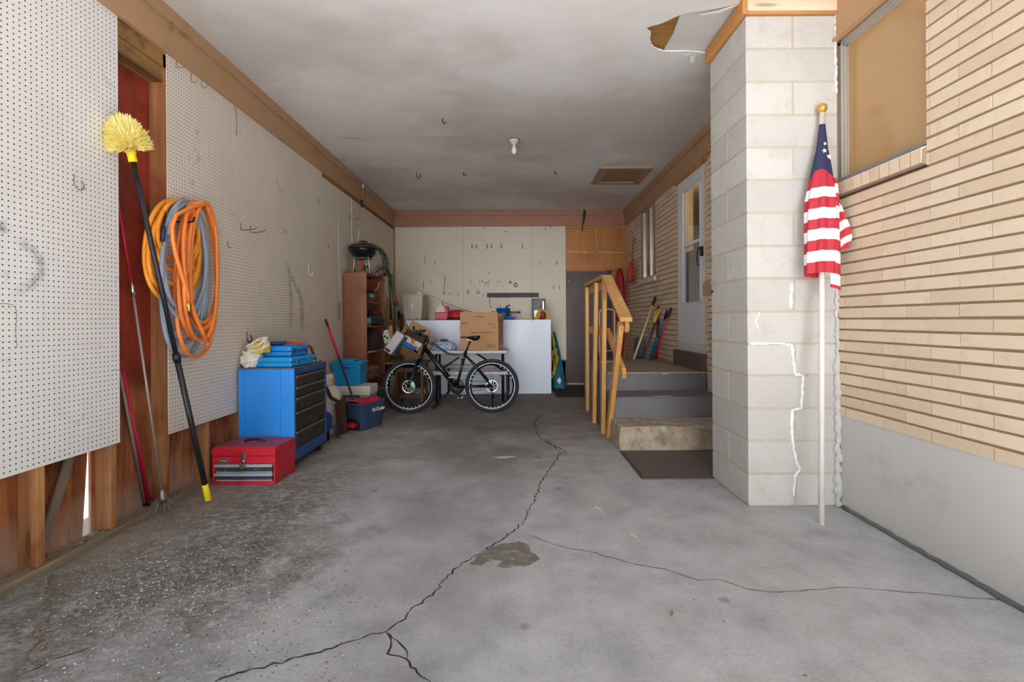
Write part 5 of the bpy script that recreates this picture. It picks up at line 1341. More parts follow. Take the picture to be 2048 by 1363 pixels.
# mop head refill on the table
mh = thing('mop_refill', 'blue and white stringy mop head lying on the white picnic table', 'mop head', (-1.0,6.95,.746))
n = NT('blue_white_yarn'); vv = n.voronoi(70, None, 'F1', 1); r2 = n.noise(60, 2)
n.out(n.mix(n.step(r2, .42, .55), srgb(64,116,190), srgb(214,222,234)), .9); n.bump(r2, .8, .01)
cx = at(889,690,6.85).x
lump('yarn', (cx,6.86,.79), (.165,.15,.085), n.m, 6, .12, True, 6, mh)
b = MB()
for k in range(30):
    a = rnd.uniform(0,2*PI); rr = rnd.uniform(.02,.07)
    b.tube(spline([(cx,6.86,.84),(cx+rr*math.cos(a)*.5,6.86+rr*math.sin(a)*.5,.885+rnd.uniform(-.01,.015)),(cx+rr*math.cos(a),6.86+rr*math.sin(a),.875+rnd.uniform(-.02,.01))],4), .006, 5)
b.build('brown_fringe', plain('dark_maroon_yarn', (84,56,60), .9), mh)
# big cardboard box
M_card = plain('corrugated_cardboard', (176,134,92), .75, 0, .05, 5)
M_cardin = plain('cardboard_inside', (150,108,72), .8, 0, .06, 5)
q0 = at(919.5, 695, 6.76); q1 = at(997, 695, 6.76)
W = q1.x-q0.x; ang = R(-9)
bxz = .747
cbx = thing('cardboard_box', 'large open cardboard box standing on the white picnic table', 'box', (q1.x, 6.73, bxz), ang)
D = .36; Hb = .395; t = .006
b = MB(); W2 = W/math.cos(ang)
b.box(-W2, 0, 0, 0, t, Hb); b.box(-W2, D-t, 0, 0, D, Hb); b.box(-W2, t, 0, -W2+t, D-t, Hb); b.box(-t, t, 0, 0, D-t, Hb); b.box(-W2+t, t, 0, -t, D-t, t)
b.build('body', M_card, cbx, True)
MB().prism([(-W2,0,Hb+.001),(-.008,0,Hb+.001),(-.006,-.006,Hb+.135),(-W2+.002,-.006,Hb+.135)], (0,t,0)).build('flap', M_card, cbx, True)
MB().prism([(-W2,D,Hb+.001),(0,D,Hb+.001),(0,D+.03,Hb+.12),(-W2,D+.03,Hb+.12)], (0,t,0)).build('flap', M_cardin, cbx, True)
MB().prism([(-t,.03,Hb+.001),(-t,D-.01,Hb+.001),(.06,D-.01,Hb+.125),(.06,.06,Hb+.125)], (t,0,.002)).build('flap', M_card, cbx, True)
MB().prism([(-W2,.03,Hb+.001),(-W2,D-.01,Hb+.001),(-W2-.03,D-.01,Hb-.10),(-W2-.03,.06,Hb-.10)], (t,0,.002)).build('flap', M_card, cbx, True)
pm = MB()
def printed(x0, x1, z, h, n_, y=-.0015):
    w = (x1-x0)/n_
    for k in range(n_):
        hh = h*rnd.uniform(.65,1)
        pm.box(x0+k*w, y, z, x0+k*w+w*rnd.uniform(.55,.85), y+.001, z+hh)
printed(-.33, -.20, Hb+.065, .018, 10, -.0062)
printed(-.39, -.29, .235, .018, 9); printed(-.28, -.09, .238, .018, 16)
printed(-.14, -.04, Hb-.005-.03, .012, 9); printed(-.06, -.03, Hb-.075, .012, 3)
pm.build('printed_letters', plain('faded_brown_ink', (96,66,44), .8), cbx, True)
MB().box(-W2+.015, -.0015, Hb-.035, -W2+.11, -.0005, Hb-.006).build('printed_bar', plain('light_brown_ink', (150,108,66), .8), cbx, True)
f = MB()
for (a, c, z0, z1) in ((-.165,-.04,.03,.034),(-.165,-.04,.078,.082),(-.165,-.161,.03,.082),(-.044,-.04,.03,.082)): f.box(a, -.0015, z0, c, -.0005, z1)
for k in range(9): f.box(-.152+k*.011, -.0015, .045, -.146+k*.011, -.0005, .067)
f.build('printed_frame', plain('faded_brown_ink', (96,66,44), .8), cbx, True)
f = MB()
for k, (y, h) in enumerate(((.07,.02),(.15,.075),(.25,.05))): f.box(.0005, y, .02, .0015, y+.03, .02+h)
f.build('printed_symbols', plain('white_ink', (236,236,236), .5), cbx, True)

# ---- wooden stand with boxes, in the left corner
sd = thing('wooden_stand', 'old brown wooden stand behind the front bicycle wheel, holding boxes', 'stand', (-1.5,6.83,0))
M_oldw = wood('old_brown_timber', (78,52,34), (128,92,62), 'z', .7, 30, 1.5)
sx0, sx1, sy0, sy1, sz = -1.66, -1.27, 6.62, 6.98, .60
for x in (sx0, sx1-.035):
    for y in (sy0, sy1-.035): MB().box(x, y, 0, x+.035, y+.035, sz-.03).build('leg', M_oldw, sd, bevel=.003)
MB().box(sx0-.15, sy0-.02, sz-.03, sx1+.04, sy1+.02, sz).build('top', M_oldw, sd, bevel=.004)
MB().box(sx0+.035, sy0+.004, .46, sx1-.035, sy0+.03, .52).build('rail', M_oldw, sd, bevel=.003)
MB().box(sx0+.035, sy0+.004, .10, sx1-.035, sy0+.03, .15).build('rail', M_oldw, sd, bevel=.003)
for x in (sx0+.13, sx0+.24): MB().box(x, sy0+.006, .15, x+.03, sy0+.026, .46).build('slat', M_oldw, sd, bevel=.003)
MB().box(sx0+.035, sy1-.03, .20, sx1-.035, sy1-.005, .56).build('back_board', plain('dark_board', (42,38,38), .8), sd)
tag(MB().prism([(-1.735,6.58,.0),(-1.68,6.56,.0),(-1.655,6.60,.27),(-1.66,6.62,.42),(-1.72,6.63,.42)], (0,.02,.002)).build('metal_sheet', plain('mottled_grey_sheet', (124,120,116), .6, .2, .25, 20, .1)), 'mottled grey sheet leaning behind the front bicycle wheel', 'sheet')
# white carton tipped on its corner
wc = thing('carton', 'white cardboard carton with dark label tipped against the open cardboard box', 'box', tuple(at(792,686,6.64)), 0, None, (R(-12), R(33), R(-8)))
MB().box(-.06,-.10,-.16,.06,.10,.15).build('body', plain('white_card', (206,200,196), .7), wc, True, bevel=.003)
MB().box(-.05,-.102,-.15,.03,-.099,-.115).build('label', plain('dark_label', (40,40,48), .6), wc, True)
MB().box(.061,-.10,-.12,.075,.10,.14).build('blue_sleeve', plain('faded_blue_card', (86,122,158), .7), wc, True)
MB().prism([(-.06,-.095,.151),(-.06,.095,.151),(-.12,.095,.19),(-.12,-.095,.19)], (.003,0,.002)).build('flap', M_card, wc, True)
# printed green and white box left of it
gp = thing('printed_box', 'white and green printed box between the black jacket and the white carton', 'box', tuple(at(777,678,6.74)), 0, None, (R(0), R(-14), R(-10)))
MB().box(-.05,-.04,-.16,.04,.04,.13).build('body', plain('green_white_print', (206,206,196), .7, 0, .05, 8), gp, True)
MB().box(-.0505,-.041,-.16,.0405,-.0395,-.05).build('green_band', plain('green_print', (84,120,72), .7), gp, True)
for a, z in ((-.028,.05),(.004,.02)): MB().lathe([(.001,0),(.016,0),(.001,.001)], (a,-.0405,z), 12, Matrix.Rotation(R(90),4,'X')).build('black_spot', M_black, gp, True)
tag(MB().obox(at(784,672,6.72), (.045,.02,.30), Matrix.Rotation(R(-8),4,'Y')).build('wooden_batten', plain('yellow_brown_wood', (166,122,62), .7)), 'short yellow brown wooden batten standing beside the green printed box', 'batten')
# open tilted cardboard box with contents
ob = thing('cardboard_box', 'open cardboard box lying tilted with packages inside, left of the picnic table', 'box', tuple(at(822,688,6.88)), 0, None, (R(-32), R(30), R(8)))
b = MB(); w, h, d = .155, .155, .13
b.box(-w,-d,-h,-w+.005,d,h); b.box(w-.005,-d,-h,w,d,h); b.box(-w,-d,-h,w,d,-h+.005); b.box(-w,-d,h-.005,w,d,h); b.box(-w,d-.005,-h,w,d,h)
b.build('body', M_card, ob, True)
MB().prism([(-w,-d,h),(w,-d,h),(w*.95,-d-.09,h+.07),(-w*.95,-d-.09,h+.07)], (0,.004,.004)).build('flap', M_card, ob, True)
MB().prism([(w,-d,-h),(w,-d,h),(w+.09,-d-.08,h*.9),(w+.09,-d-.08,-h*.9)], (.004,.004,0)).build('flap', M_card, ob, True)
MB().prism([(-w,-d,-h),(-w,-d,h),(-w-.03,-d-.10,h*.9),(-w-.03,-d-.10,-h*.9)], (-.004,.004,0)).build('flap', plain('pale_card', (190,176,150), .75), ob, True)
def inside(name, label, x0, x1, z0, z1, y0, col, cat='package', extra=None):
    t_ = thing(name, label, cat, tuple(WM[ob] @ Vector(((x0+x1)/2, y0, (z0+z1)/2))), 0, None, (R(-32), R(30), R(8)))
    MB().box((x0-x1)/2+.002, 0, (z0-z1)/2+.002, (x1-x0)/2-.002, .10, (z1-z0)/2-.002).build('body', col, t_, True, bevel=.002)
    return t_
inside('package', 'black and brown package at the top of the open tilted box', -.12, .14, .02, .14, -.10, plain('dark_brown_pack', (72,52,40), .5, 0, .4, 14))
t_ = inside('package', 'white and orange package in the middle of the open tilted box', -.13, .14, -.075, .015, -.145, plain('white_pack', (222,212,208), .6))
MB().box(-.02,-.002,-.04,.03,.0,.04).build('orange_stripe', plain('orange_print', (224,138,92), .6), t_, True)
inside('package', 'blue package at the bottom of the open tilted box', -.14, .09, -.145, -.08, -.16, plain('blue_pack', (48,110,176), .6))
# ---- poles in the left back corner
def pole(name, label, top, bot, r, parts, cat='pole'):
    t_ = thing(name, label, cat, tuple(bot)); top, bot = Vector(top), Vector(bot)
    for pn, a, c, rr, m in parts: MB().tube([bot.lerp(top,a), bot.lerp(top,c)], rr, 10).build(pn, m, t_)
    return t_
M_ypole = plain('mustard_wood', (190,160,82), .6, 0, .1, 10)
pole('broom', 'yellow wooden pole leaning in the far left corner, taller of two', at(776,596,8.10), (-2.10,8.0,0), .014, (('shaft',0,1,.014,M_ypole),), 'broom')
pole('broom', 'yellow pole with dark upper end in the far left corner', at(780.5,604,8.30), (-2.06,8.2,0), .014, (('shaft',0,.8,.014,M_ypole),('grip',.8,1,.016,M_dgrey)), 'broom')
q = at(798,640,8.62)
lv = thing('level', 'yellow bar with black top standing in the corner beside the workbench', 'bar', (q.x,8.62,0))
MB().box(q.x-.022,8.60,0,q.x+.022,8.64,1.19).build('body', plain('mustard_paint', (186,154,60), .5), lv); MB().box(q.x-.02,8.598,1.19,q.x+.02,8.642,at(797,622,8.62).z).build('grip', M_black, lv)
q = at(803,640,8.66); tag(MB().box(q.x-.018,8.64,0,q.x+.018,8.68,at(803,627,8.66).z).build('wooden_board', plain('reddish_wood', (132,82,58), .6, 0, .12, 10)), 'reddish wooden strip standing beside the yellow bar in the corner', 'board')

# ---- bicycle
BY = 6.10
def bp(px, py, Y=BY): return at(px, py, Y)
bi = thing('bicycle', 'black mountain bike with white striped rims parked in front of the picnic table', 'bicycle', tuple(atz(905,823)))
fc, rc_ = bp(818.5,768), bp(984,767)
fc.z = rc_.z = .338
M_frame = plain('satin_black_paint', (18,18,22), .28, 0, .1, 6)
M_tyre = plain('tyre_rubber', (34,38,48), .75, 0, .12, 40, .4)
M_mint = plain('mint_paint', (150,230,190), .45)
M_rimw = plain('white_reflective_stripe', (214,218,224), .4)
def circ(c, r, y, n=64): return [Vector((c.x+r*math.cos(2*PI*k/n), y, c.z+r*math.sin(2*PI*k/n))) for k in range(n)]
def wheel(c, rear):
    tyre = MB(); Rt, rt = .338, .0225
    prof = []
    tyre.grid(lambda u, v: (c.x+(Rt-rt+ (rt + (.003 if (int(u*90) % 2) and v < .2 or (int(u*90) % 2) and v > .8 else 0))*math.cos(2*PI*v))*math.cos(2*PI*u), c.y+.027*math.sin(2*PI*v), c.z+(Rt-rt+rt*math.cos(2*PI*v))*math.sin(2*PI*u)), 180, 14)
    w = tyre.build('wheel', M_tyre, bi); w['label'] = 'rear wheel' if rear else 'front wheel'
    b = MB()
    b.grid(lambda u, v: (c.x + rr(v)[0]*math.cos(2*PI*u), c.y + rr(v)[1], c.z + rr(v)[0]*math.sin(2*PI*u)), 72, 6)
    b.build('rim', M_frame, w)
    for s in (-1, 1): MB().tube(circ(c, .2865, c.y+s*.0165), .0052, 6, True).build('rim_stripe', M_rimw, w)
    b = MB()
    for k in range(28):
        a = 2*PI*k/28; a2 = a + (.22 if k % 2 else -.22); s = -1 if (k//2) % 2 else 1
        b.tube([(c.x+.022*math.cos(a2+.9*s*(1 if k%2 else -1)), c.y+s*.03, c.z+.022*math.sin(a2+.9*s*(1 if k%2 else -1))), (c.x+.258*math.cos(a), c.y+s*.004, c.z+.258*math.sin(a))], .0013, 4)
    b.build('spokes', M_darkwire, w)
    MB().tube([(c.x,c.y-.055,c.z),(c.x,c.y-.03,c.z),(c.x,c.y+.03,c.z),(c.x,c.y+.055,c.z)], [.012,.022,.022,.012], 14).build('hub', M_frame, w)
    b = MB()
    for k in range(34):
        if k % 11 not in (2, 3, 4, 5, 6): continue
        a0 = 2*PI*k/34; b.add([(c.x+r_*math.cos(a), c.y-.0165, c.z+r_*math.sin(a)) for r_, a in ((.264,a0),(.276,a0),(.276,a0+.06),(.264,a0+.06))], [(0,1,2,3)])
    b.build('rim_lettering', M_mint, w)
    # disc rotor
    b = MB(); y = c.y-.045; R1 = .082 if not rear else .078
    b.tube(circ(c, R1-.006, y, 40), .0055, 4, True, smooth=False)
    for k in range(9):
        a = 2*PI*k/9; b.bar((c.x+.02*math.cos(a), y, c.z+.02*math.sin(a)), (c.x+(R1-.012)*math.cos(a+.5), y, c.z+(R1-.012)*math.sin(a+.5)), .004, .009, (0,1,0))
    for v_ in b.v: v_.y = y + (v_.y-y)*.2
    b.build('brake_disc', plain('brushed_steel_disc', (206,204,204), .3, .6), w)
    return w
def rr(v):
    pr = [(.258,0),(.264,-.012),(.28,-.0155),(.292,-.0145),(.292,.0145),(.28,.0155),(.264,.012),(.258,0)]
    k = min(int(v*6.999), 6); return pr[min(k if v < 1 else 7, 7)]
wheel(fc, False); wheel(rc_, True)
BB = bp(913,773.5); ST = bp(930.5,707); HT = bp(853.5,681); HB = bp(848.5,696); SAD = bp(941,680)
f = MB()
f.tube([HT+(HT-HB)*.35, HB-(HT-HB)*.2], .026, 14)
f.tube([HB+Vector((.01,0,0)), HB.lerp(BB,.5), BB], [.030,.034,.030], 14)
for s in (-.016,.016): f.tube(spline([HT+Vector((.01,s,-.01)), bp(877,694)+Vector((0,s,0)), bp(893,705)+Vector((0,s,0)), bp(905,708)+Vector((0,s,0)), ST+Vector((-.005,s*.8,-.015))],5), .0125, 10)
f.tube([ST.lerp(BB,-.04), BB], .0175, 12)
for s in (-1, 1):
    f.tube([ST+Vector((0,s*.012,-.02)), ST.lerp(rc_,.3)+Vector((0,s*.04,0)), rc_+Vector((0,s*.062,0))], [.012,.013,.012], 10)
    f.tube([BB+Vector((0,s*.03,0)), BB.lerp(rc_,.3)+Vector((0,s*.045,0)), rc_+Vector((0,s*.062,0))], [.014,.013,.012], 10)
    f.tube([rc_+Vector((.012,s*.062,.01)), rc_+Vector((-.012,s*.062,-.01))], .02, 8)
f.tube([BB+Vector((0,-.04,0)), BB+Vector((0,.04,0))], .024, 14)
f.build('frame', M_frame, bi)
f = MB()
for s in (-1, 1):
    f.tube([HB+Vector((-.005,s*.055,-.02)), HB.lerp(fc,.45)+Vector((-.004,s*.058,0))], .0165, 10)
    f.tube([HB.lerp(fc,.42)+Vector((-.004,s*.058,0)), fc+Vector((0,s*.058,.01)), fc+Vector((0,s*.058,-.012))], [.021,.019,.016], 10)
f.tube([HB+Vector((-.002,-.06,-.015)), HB+Vector((0,0,.0)), HB+Vector((-.002,.06,-.015))], .018, 10)
f.tube(spline([HB.lerp(fc,.42)+Vector((0,-.058,0)), HB.lerp(fc,.34)+Vector((.01,0,.0)), HB.lerp(fc,.42)+Vector((0,.058,0))],4), .014, 8)
f.build('fork', M_frame, bi)
MB().obox(fc+Vector((.055,-.055,.025)), (.035,.02,.06), Matrix.Rotation(R(-35),4,'Y')).build('front_brake', M_mint, bi, bevel=.006)
MB().obox(rc_+Vector((-.02,-.055,.055)), (.05,.02,.035), Matrix.Rotation(R(30),4,'Y')).build('rear_brake', M_mint, bi, bevel=.006)
# bars
stt = HT+(HT-HB)*.45; bc_ = bp(837,668)
MB().tube([stt, stt.lerp(bc_,.5)+Vector((0,0,.01)), bc_], [.02,.017,.02], 10).build('stem', M_frame, bi)
hb = MB().tube(spline([bc_+Vector((.02,-.30,.035)), bc_+Vector((.012,-.17,.03)), bc_+Vector((0,-.06,0)), bc_, bc_+Vector((0,.06,0)), bc_+Vector((.012,.17,.03)), bc_+Vector((.02,.30,.035))],5), .0125, 10).build('handlebar', M_frame, bi)
for s in (-1, 1):
    MB().tube([bc_+Vector((.014,s*.19,.031)), bc_+Vector((.02,s*.31,.036))], .0175, 10).build('grip', M_rubber, hb)
    MB().tube(spline([bc_+Vector((.0,s*.15,.03)), bc_+Vector((-.04,s*.17,.02)), bc_+Vector((-.07,s*.23,-.0))],4), .006, 8).build('brake_lever', M_black, hb)
    MB().obox(bc_+Vector((-.005,s*.15,.045)), (.045,.05,.035)).build('shifter', plain('dark_green_shifter', (46,66,56), .5), hb, bevel=.008)
MB().tube([bc_+Vector((-.03,-.12,.05)), bc_+Vector((-.035,-.12,.10))], [.012,.016], 10).build('bell', M_black, hb)
for k in range(2): MB().tube(spline([bc_+Vector((-.02,-.13+.26*k,.02)), bc_+Vector((-.09,-.05+.1*k,.0-.02*k)), bc_+Vector((-.07,0,-.10)), HB+Vector((-.03,-.03,-.05)), HB.lerp(fc,.5)+Vector((-.02,-.05,0))],6), .0028, 6).build('brake_cable', M_black, bi)
# saddle
MB().tube([ST.lerp(BB,-.05), ST.lerp(SAD,.5), SAD], .0135, 12).build('seat_post', M_frame, bi)
MB().tube([ST.lerp(BB,-.06), ST.lerp(BB,.02)], .022, 12).build('seat_clamp', M_frame, bi)
sl, sr = bp(919.5,673), bp(961,676)
def saddle(u, v):
    e = math.sqrt(max(0.0, 1 - abs(2*u-1)**6))
    k = max(0, min(1, (u-.35)/.4)); k = k*k*(3-2*k)
    x = sl.x + (sr.x-sl.x)*u; w = (.022 + .050*k)*e
    a = 2*PI*v; ca, sa = math.cos(a), math.sin(a)
    top = .012*e + .006*k; bot = (.012 + .040*k*(1-.35*max(0,(u-.8)/.2)))*e
    return (x, BY + w*math.copysign(abs(ca)**.8, ca), sl.z - .004 + .006*k - .006*math.sin(PI*u) + (top if sa > 0 else bot)*sa)
MB().grid(saddle, 26, 18).build('saddle', plain('black_vinyl', (16,16,18), .3), bi)
MB().tube(spline([SAD+Vector((-.06,-.02,.012)), SAD+Vector((0,-.02,0)), SAD+Vector((.07,-.02,.012))],4), .004, 6).build('saddle_rail', M_chrome, bi)
# drivetrain
MB().lathe([(.03,-.002),(.093,-.002),(.096,0),(.093,.002),(.03,.002)], BB+Vector((0,.045,0)), 40, Matrix.Rotation(R(90),4,'X')).build('chainring', plain('dark_chainring', (46,46,50), .4, .6), bi)
pu, pdn = bp(906,752), bp(919,797)
MB().tube([BB+Vector((0,-.05,0)), Vector((pu.x,BY-.065,pu.z))], .011, 8).build('crank', M_frame, bi)
MB().tube([BB+Vector((0,.06,0)), Vector((pdn.x,BY+.07,pdn.z))], .011, 8).build('crank', M_frame, bi)
for p, s in ((pu,-1),(pdn,1)):
    f = MB(); y0 = BY + s*.075; y1 = BY + s*.155
    for dx in (-.028,.028): f.tube([(p.x+dx,y0,p.z-.01),(p.x+dx,y1,p.z+.012)], .0045, 6)
    for y in (y0,(y0+y1)/2,y1): f.tube([(p.x-.030,y,p.z),(p.x+.030,y,p.z)], .0045, 6)
    f.build('pedal', M_mint, bi)
ch = MB()
for s in (1,-1): ch.tube([BB+Vector((0,.045,s*.09)), rc_+Vector((0,.045,s*.035))], .0035, 6)
ch.build('chain', plain('chain_steel', (96,92,88), .4, .8), bi)
MB().lathe([(.02,0),(.055,0),(.035,.03),(.02,.03)], rc_+Vector((0,.03,0)), 24, Matrix.Rotation(R(-90),4,'X')).build('cassette', plain('chain_steel', (96,92,88), .4, .8), bi)
MB().tube([rc_+Vector((0,.06,-.03)), rc_+Vector((.01,.062,-.10)), rc_+Vector((.015,.06,-.17))], [.012,.008,.012], 8).build('derailleur', M_frame, bi)
MB().tube([rc_+Vector((-.01,-.07,-.03)), atz(987,822,.008)], [.010,.009], 8).build('kickstand', M_frame, bi)
lk = thing('cable_lock', 'grey cable lock wrapped around the bicycle seat tube', 'lock', tuple(bp(924,712)))
P = []
for k in range(5*12):
    a = 2*PI*k/12; q = bp(923.5, 708+ k*.14); P.append(q + Vector((.032*math.cos(a), .036*math.sin(a), .012*math.sin(a*.5))))
MB().tube(spline(P,2), .007, 7).build('cable', plain('grey_vinyl_cable', (128,126,132), .5), lk)
MB().tube([bp(925,716)+Vector((0,-.045,0)), bp(926,725)+Vector((0,-.045,0))], .018, 10).build('lock_body', M_black, lk)

# ------------------------------------------------------------------ entry steps and railing
def carpet_mat():
    n = NT('grey_outdoor_carpet'); f = n.noise(220, 3, .7); r = n.math('SINE', n.math('MULTIPLY', n.xyz()[0], 420.0)); a = n.noise(5, 5)
    col = n.mix(n.step(f, .35, .7), srgb(104,102,107), srgb(146,142,145)); col = n.mix(n.step(a, .5, .75, 0, .3), col, srgb(142,128,114))
    n.out(col, .98); n.bump(n.math('ADD', f, n.math('MULTIPLY', r, .3)), .6, .006); return n.m
def old_concrete_mat():
    n = NT('flaking_old_concrete'); X = n.xyz(); a = n.noise(9, 7, .7); f = n.noise(60, 4, .7)
    col = n.ramp(a, [(.3, srgb(120,108,92)), (.5, srgb(172,162,146)), (.7, srgb(196,190,178))])
    och = n.math('MULTIPLY', n.step(n.noise(6, 5, .65), .42, .6), n.step(X[1], 4.32, 4.27))
    col = n.mix(n.math('MULTIPLY', och, .4), col, srgb(168,134,84)); col = n.mix(n.step(f, .6, .72, 0, .5), col, srgb(84,74,62))
    n.out(col, .92); n.bump(n.math('ADD', a, n.math('MULTIPLY', f, .4)), .6, .012); return n.m
M_carpet = carpet_mat()
M_carptop = plain('worn_brown_carpet', (156,138,124), .95, 0, .12, 7, .3)
es = thing('entry_steps', 'carpeted concrete steps and landing below the white storm door', 'steps', (1.45,5.4,0))
b = MB(); bm_c = MB().box(.905, 4.25, 0, 1.985, 4.66, .222)
so = bm_c.build('lower_step', old_concrete_mat(), es, bevel=.012)
md = so.modifiers.new('sub', 'SUBSURF'); md.subdivision_type = 'SIMPLE'; md.levels = md.render_levels = 5
tx_ = bpy.data.textures.new('chip', 'CLOUDS'); tx_.noise_scale = .09
md = so.modifiers.new('disp', 'DISPLACE'); md.texture = tx_; md.strength = .022; md.mid_level = .5
MB().box(.93, 4.635, 0, 1.985, 5.06, .42).build('middle_step', M_carpet, es, bevel=.014)
MB().box(.935, 5.055, 0, 1.985, 6.68, .595).build('landing', M_carpet, es, bevel=.01)
MB().box(.94, 5.047, .594, 1.985, 6.68, .612).build('landing_top', M_carptop, es, bevel=.005)
b = MB(); P = [Vector((.96+.04*k, 5.044, .603+rnd.uniform(-.002,.002))) for k in range(26)]
b.tube(P, [rnd.uniform(.003,.006) for _ in P], 5); b.build('frayed_edge', plain('pale_backing', (186,176,164), .9), es)
MB().prism([(1.50,5.038,.604),(1.585,5.038,.606),(1.57,5.03,.590),(1.52,5.028,.588)], (0,.006,0)).build('torn_flap', plain('pale_backing', (186,176,164), .9), es)
MB().prism([(1.30,4.628,.424),(1.42,4.63,.424),(1.50,4.66,.423),(1.40,4.67,.423)], (0,0,.003)).build('torn_patch', plain('pale_backing', (186,176,164), .9), es)
MB().box(1.93, 5.06, .612, 1.985, 5.97, .79).build('door_riser', plain('brown_riser_carpet', (100,86,80), .95, 0, .1, 30, .3), es, bevel=.006)
mt = thing('door_mat', 'brown grey rubber mat on the floor in front of the steps', 'mat', (1.35,3.87,0))
MB().box(.915, 3.535, .0015, 1.80, 4.245, .009).build('mat_body', plain('grey_brown_rubber', (104,94,90), .85, 0, .1, 40, .4), mt)
f = MB(); 
for (x0_,y0_,x1_,y1_) in ((.905,3.52,1.81,3.545),(.905,4.235,1.81,4.25),(.905,3.545,.93,4.235),(1.785,3.545,1.81,4.235)): f.box(x0_,y0_,.0015,x1_,y1_,.014)
f.build('border', plain('dark_brown_rubber', (78,66,62), .8), mt, bevel=.003)

rg = tag(MB().box(.60, 7.25, .0012, 1.75, 8.45, .010).build('door_rug', plain('dark_charcoal_mat', (62,54,52), .95, 0, .15, 40, .4), bevel=.003), 'dark thin mat on the floor in front of the brown back door', 'mat')

M_pine = wood('golden_pine', (196,136,68), (226,176,104), 'z', .5, 26, 1.2, (206,150,82))
M_piney = wood('golden_pine_rail', (190,138,76), (222,176,112), 'y', .5, 26, 1.2, (200,146,82))
rl = thing('stair_railing', 'golden pine handrail with four posts beside the carpeted steps', 'railing', (.9,5.2,0))
for (bx, by), (txp, ty, tz) in (((1175,820),(.905,6.2,1.575)), ((1188,844),(.905,5.52,1.575)), ((1205.5,865),(.905,4.99,1.575))):
    A = atz(bx, by); MB().bar((A.x,A.y,0), (txp,A.y-.02,tz), .040, .088, (0,1,0)).build('post', M_pine, rl, bevel=.002)
A = atz(1213,873); MB().bar((A.x+.015,A.y-.0,0), (.905,4.19,1.125), .042, .088, (0,1,0)).build('post', M_pine, rl, bevel=.002)
XA = .945
capz = 1.585
MB().prism([(XA-.065,6.26,capz),(XA-.065,4.985,capz),(XA-.065,4.985,capz+.036),(XA-.065,6.26,capz+.036)], (.105,0,0)).build('top_rail', M_piney, rl, bevel=.002)
MB().prism([(XA-.065,4.985,capz),(XA-.065,4.985,capz+.036),(XA-.065,4.11,1.178),(XA-.065,4.10,1.142)], (.105,0,0)).build('sloping_rail', M_piney, rl, bevel=.002)
xr0 = .93
MB().prism([(xr0,6.26,capz-.10),(xr0,4.985,capz-.10),(xr0,4.985,capz-.004),(xr0,6.26,capz-.004)], (.036,0,0)).build('under_rail', M_piney, rl, bevel=.002)
MB().prism([(xr0,4.985,capz-.10),(xr0,4.985,capz-.004),(xr0,4.14,1.155),(xr0,4.12,1.10),(xr0,4.15,1.05)], (.036,0,0)).build('sloping_under_rail', M_piney, rl, bevel=.004)
MB().prism([(xr0,6.24,.985),(xr0,4.985,.985),(xr0,4.985,1.075),(xr0,6.24,1.075)], (.036,0,0)).build('middle_rail', M_piney, rl, bevel=.002)
MB().prism([(xr0,4.985,.985),(xr0,4.985,1.075),(xr0,4.27,.735),(xr0,4.24,.69),(xr0,4.27,.64)], (.036,0,0)).build('sloping_middle_rail', M_piney, rl, bevel=.004)
# folding hand truck behind the railing
ht = thing('hand_truck', 'pale metal hand truck frame standing on the landing behind the railing', 'hand truck', (1.2,6.5,.612))
M_htm = plain('pinkish_grey_steel', (176,152,136), .4, .4)
MB().tube(spline([(1.105,6.42,.63),(1.105,6.42,1.20),(1.115,6.42,1.27),(1.15,6.42,1.295),(1.26,6.42,1.295),(1.295,6.42,1.27),(1.305,6.42,1.20),(1.305,6.42,.63)],4), .013, 8).build('frame_tube', M_htm, ht)
for z in (.95,.75): MB().tube([(1.105,6.42,z),(1.305,6.42,z)], .010, 8).build('crossbar', M_htm, ht)
MB().box(1.08,6.27,.612,1.33,6.43,.622).build('toe_plate', M_htm, ht)
for x in (1.07,1.34): MB().lathe([(.001,-.02),(.06,-.02),(.065,0),(.06,.02),(.001,.02)], (x,6.47,.677), 18, Matrix.Rotation(R(90),4,'Y')).build('wheel', M_rubber, ht)
# tools leaning by the door
M_cream = plain('cream_pole', (214,196,150), .5)
pole('push_broom', 'long cream pole with black grip leaning on the brick left of the storm door', atx(1311,594,1.965), atz(1267,719,.613), .016, (('shaft',0,.86,.016,M_cream),('grip',.86,1,.019,M_black)), 'broom')
T, Bq = atx(1316,630,1.955), atz(1286,719,.613)
ss = thing('snow_shovel', 'snow shovel with yellow D handle and black blade beside the cream pole', 'shovel', tuple(Bq))
MB().tube([Bq+Vector((0,0,.02)), T], .015, 10).build('shaft', plain('dark_grey_shaft', (74,72,72), .5), ss)
d = (T-Bq).normalized(); sd_ = Vector((0,1,0)); Y1 = T - d*.05
f = MB()
f.tube([Y1-d*.06, Y1+d*.02], [.022,.028], 10)
for s in (-1,1): f.tube(spline([Y1, Y1+d*.06+sd_*s*.05, Y1+d*.13+sd_*s*.055],4), .014, 8)
f.tube([Y1+d*.13-sd_*.06, Y1+d*.13+sd_*.06], .016, 8)
for v_ in f.v: v_.x -= .02
f.build('handle', plain('yellow_grip', (230,184,50), .45), ss)
MB().grid(lambda u, v: (Bq.x-.10+.16*u, Bq.y + .12 + .02*math.sin(PI*u) - .04*v, .622+.30*v - .02*(2*u-1)**2*v), 10, 8).build('blade', plain('charcoal_blade', (62,62,64), .5), ss, solid=.006)
pole('black_rod', 'black topped rod standing behind the snow shovel with the yellow handle', atx(1317,612,1.968), atz(1312,717,.613), .013, (('shaft',0,.8,.012,M_leg),('grip',.8,1,.017,M_black)), 'rod')
T, Bq = atx(1335,622,1.95), atz(1301,719,.613)
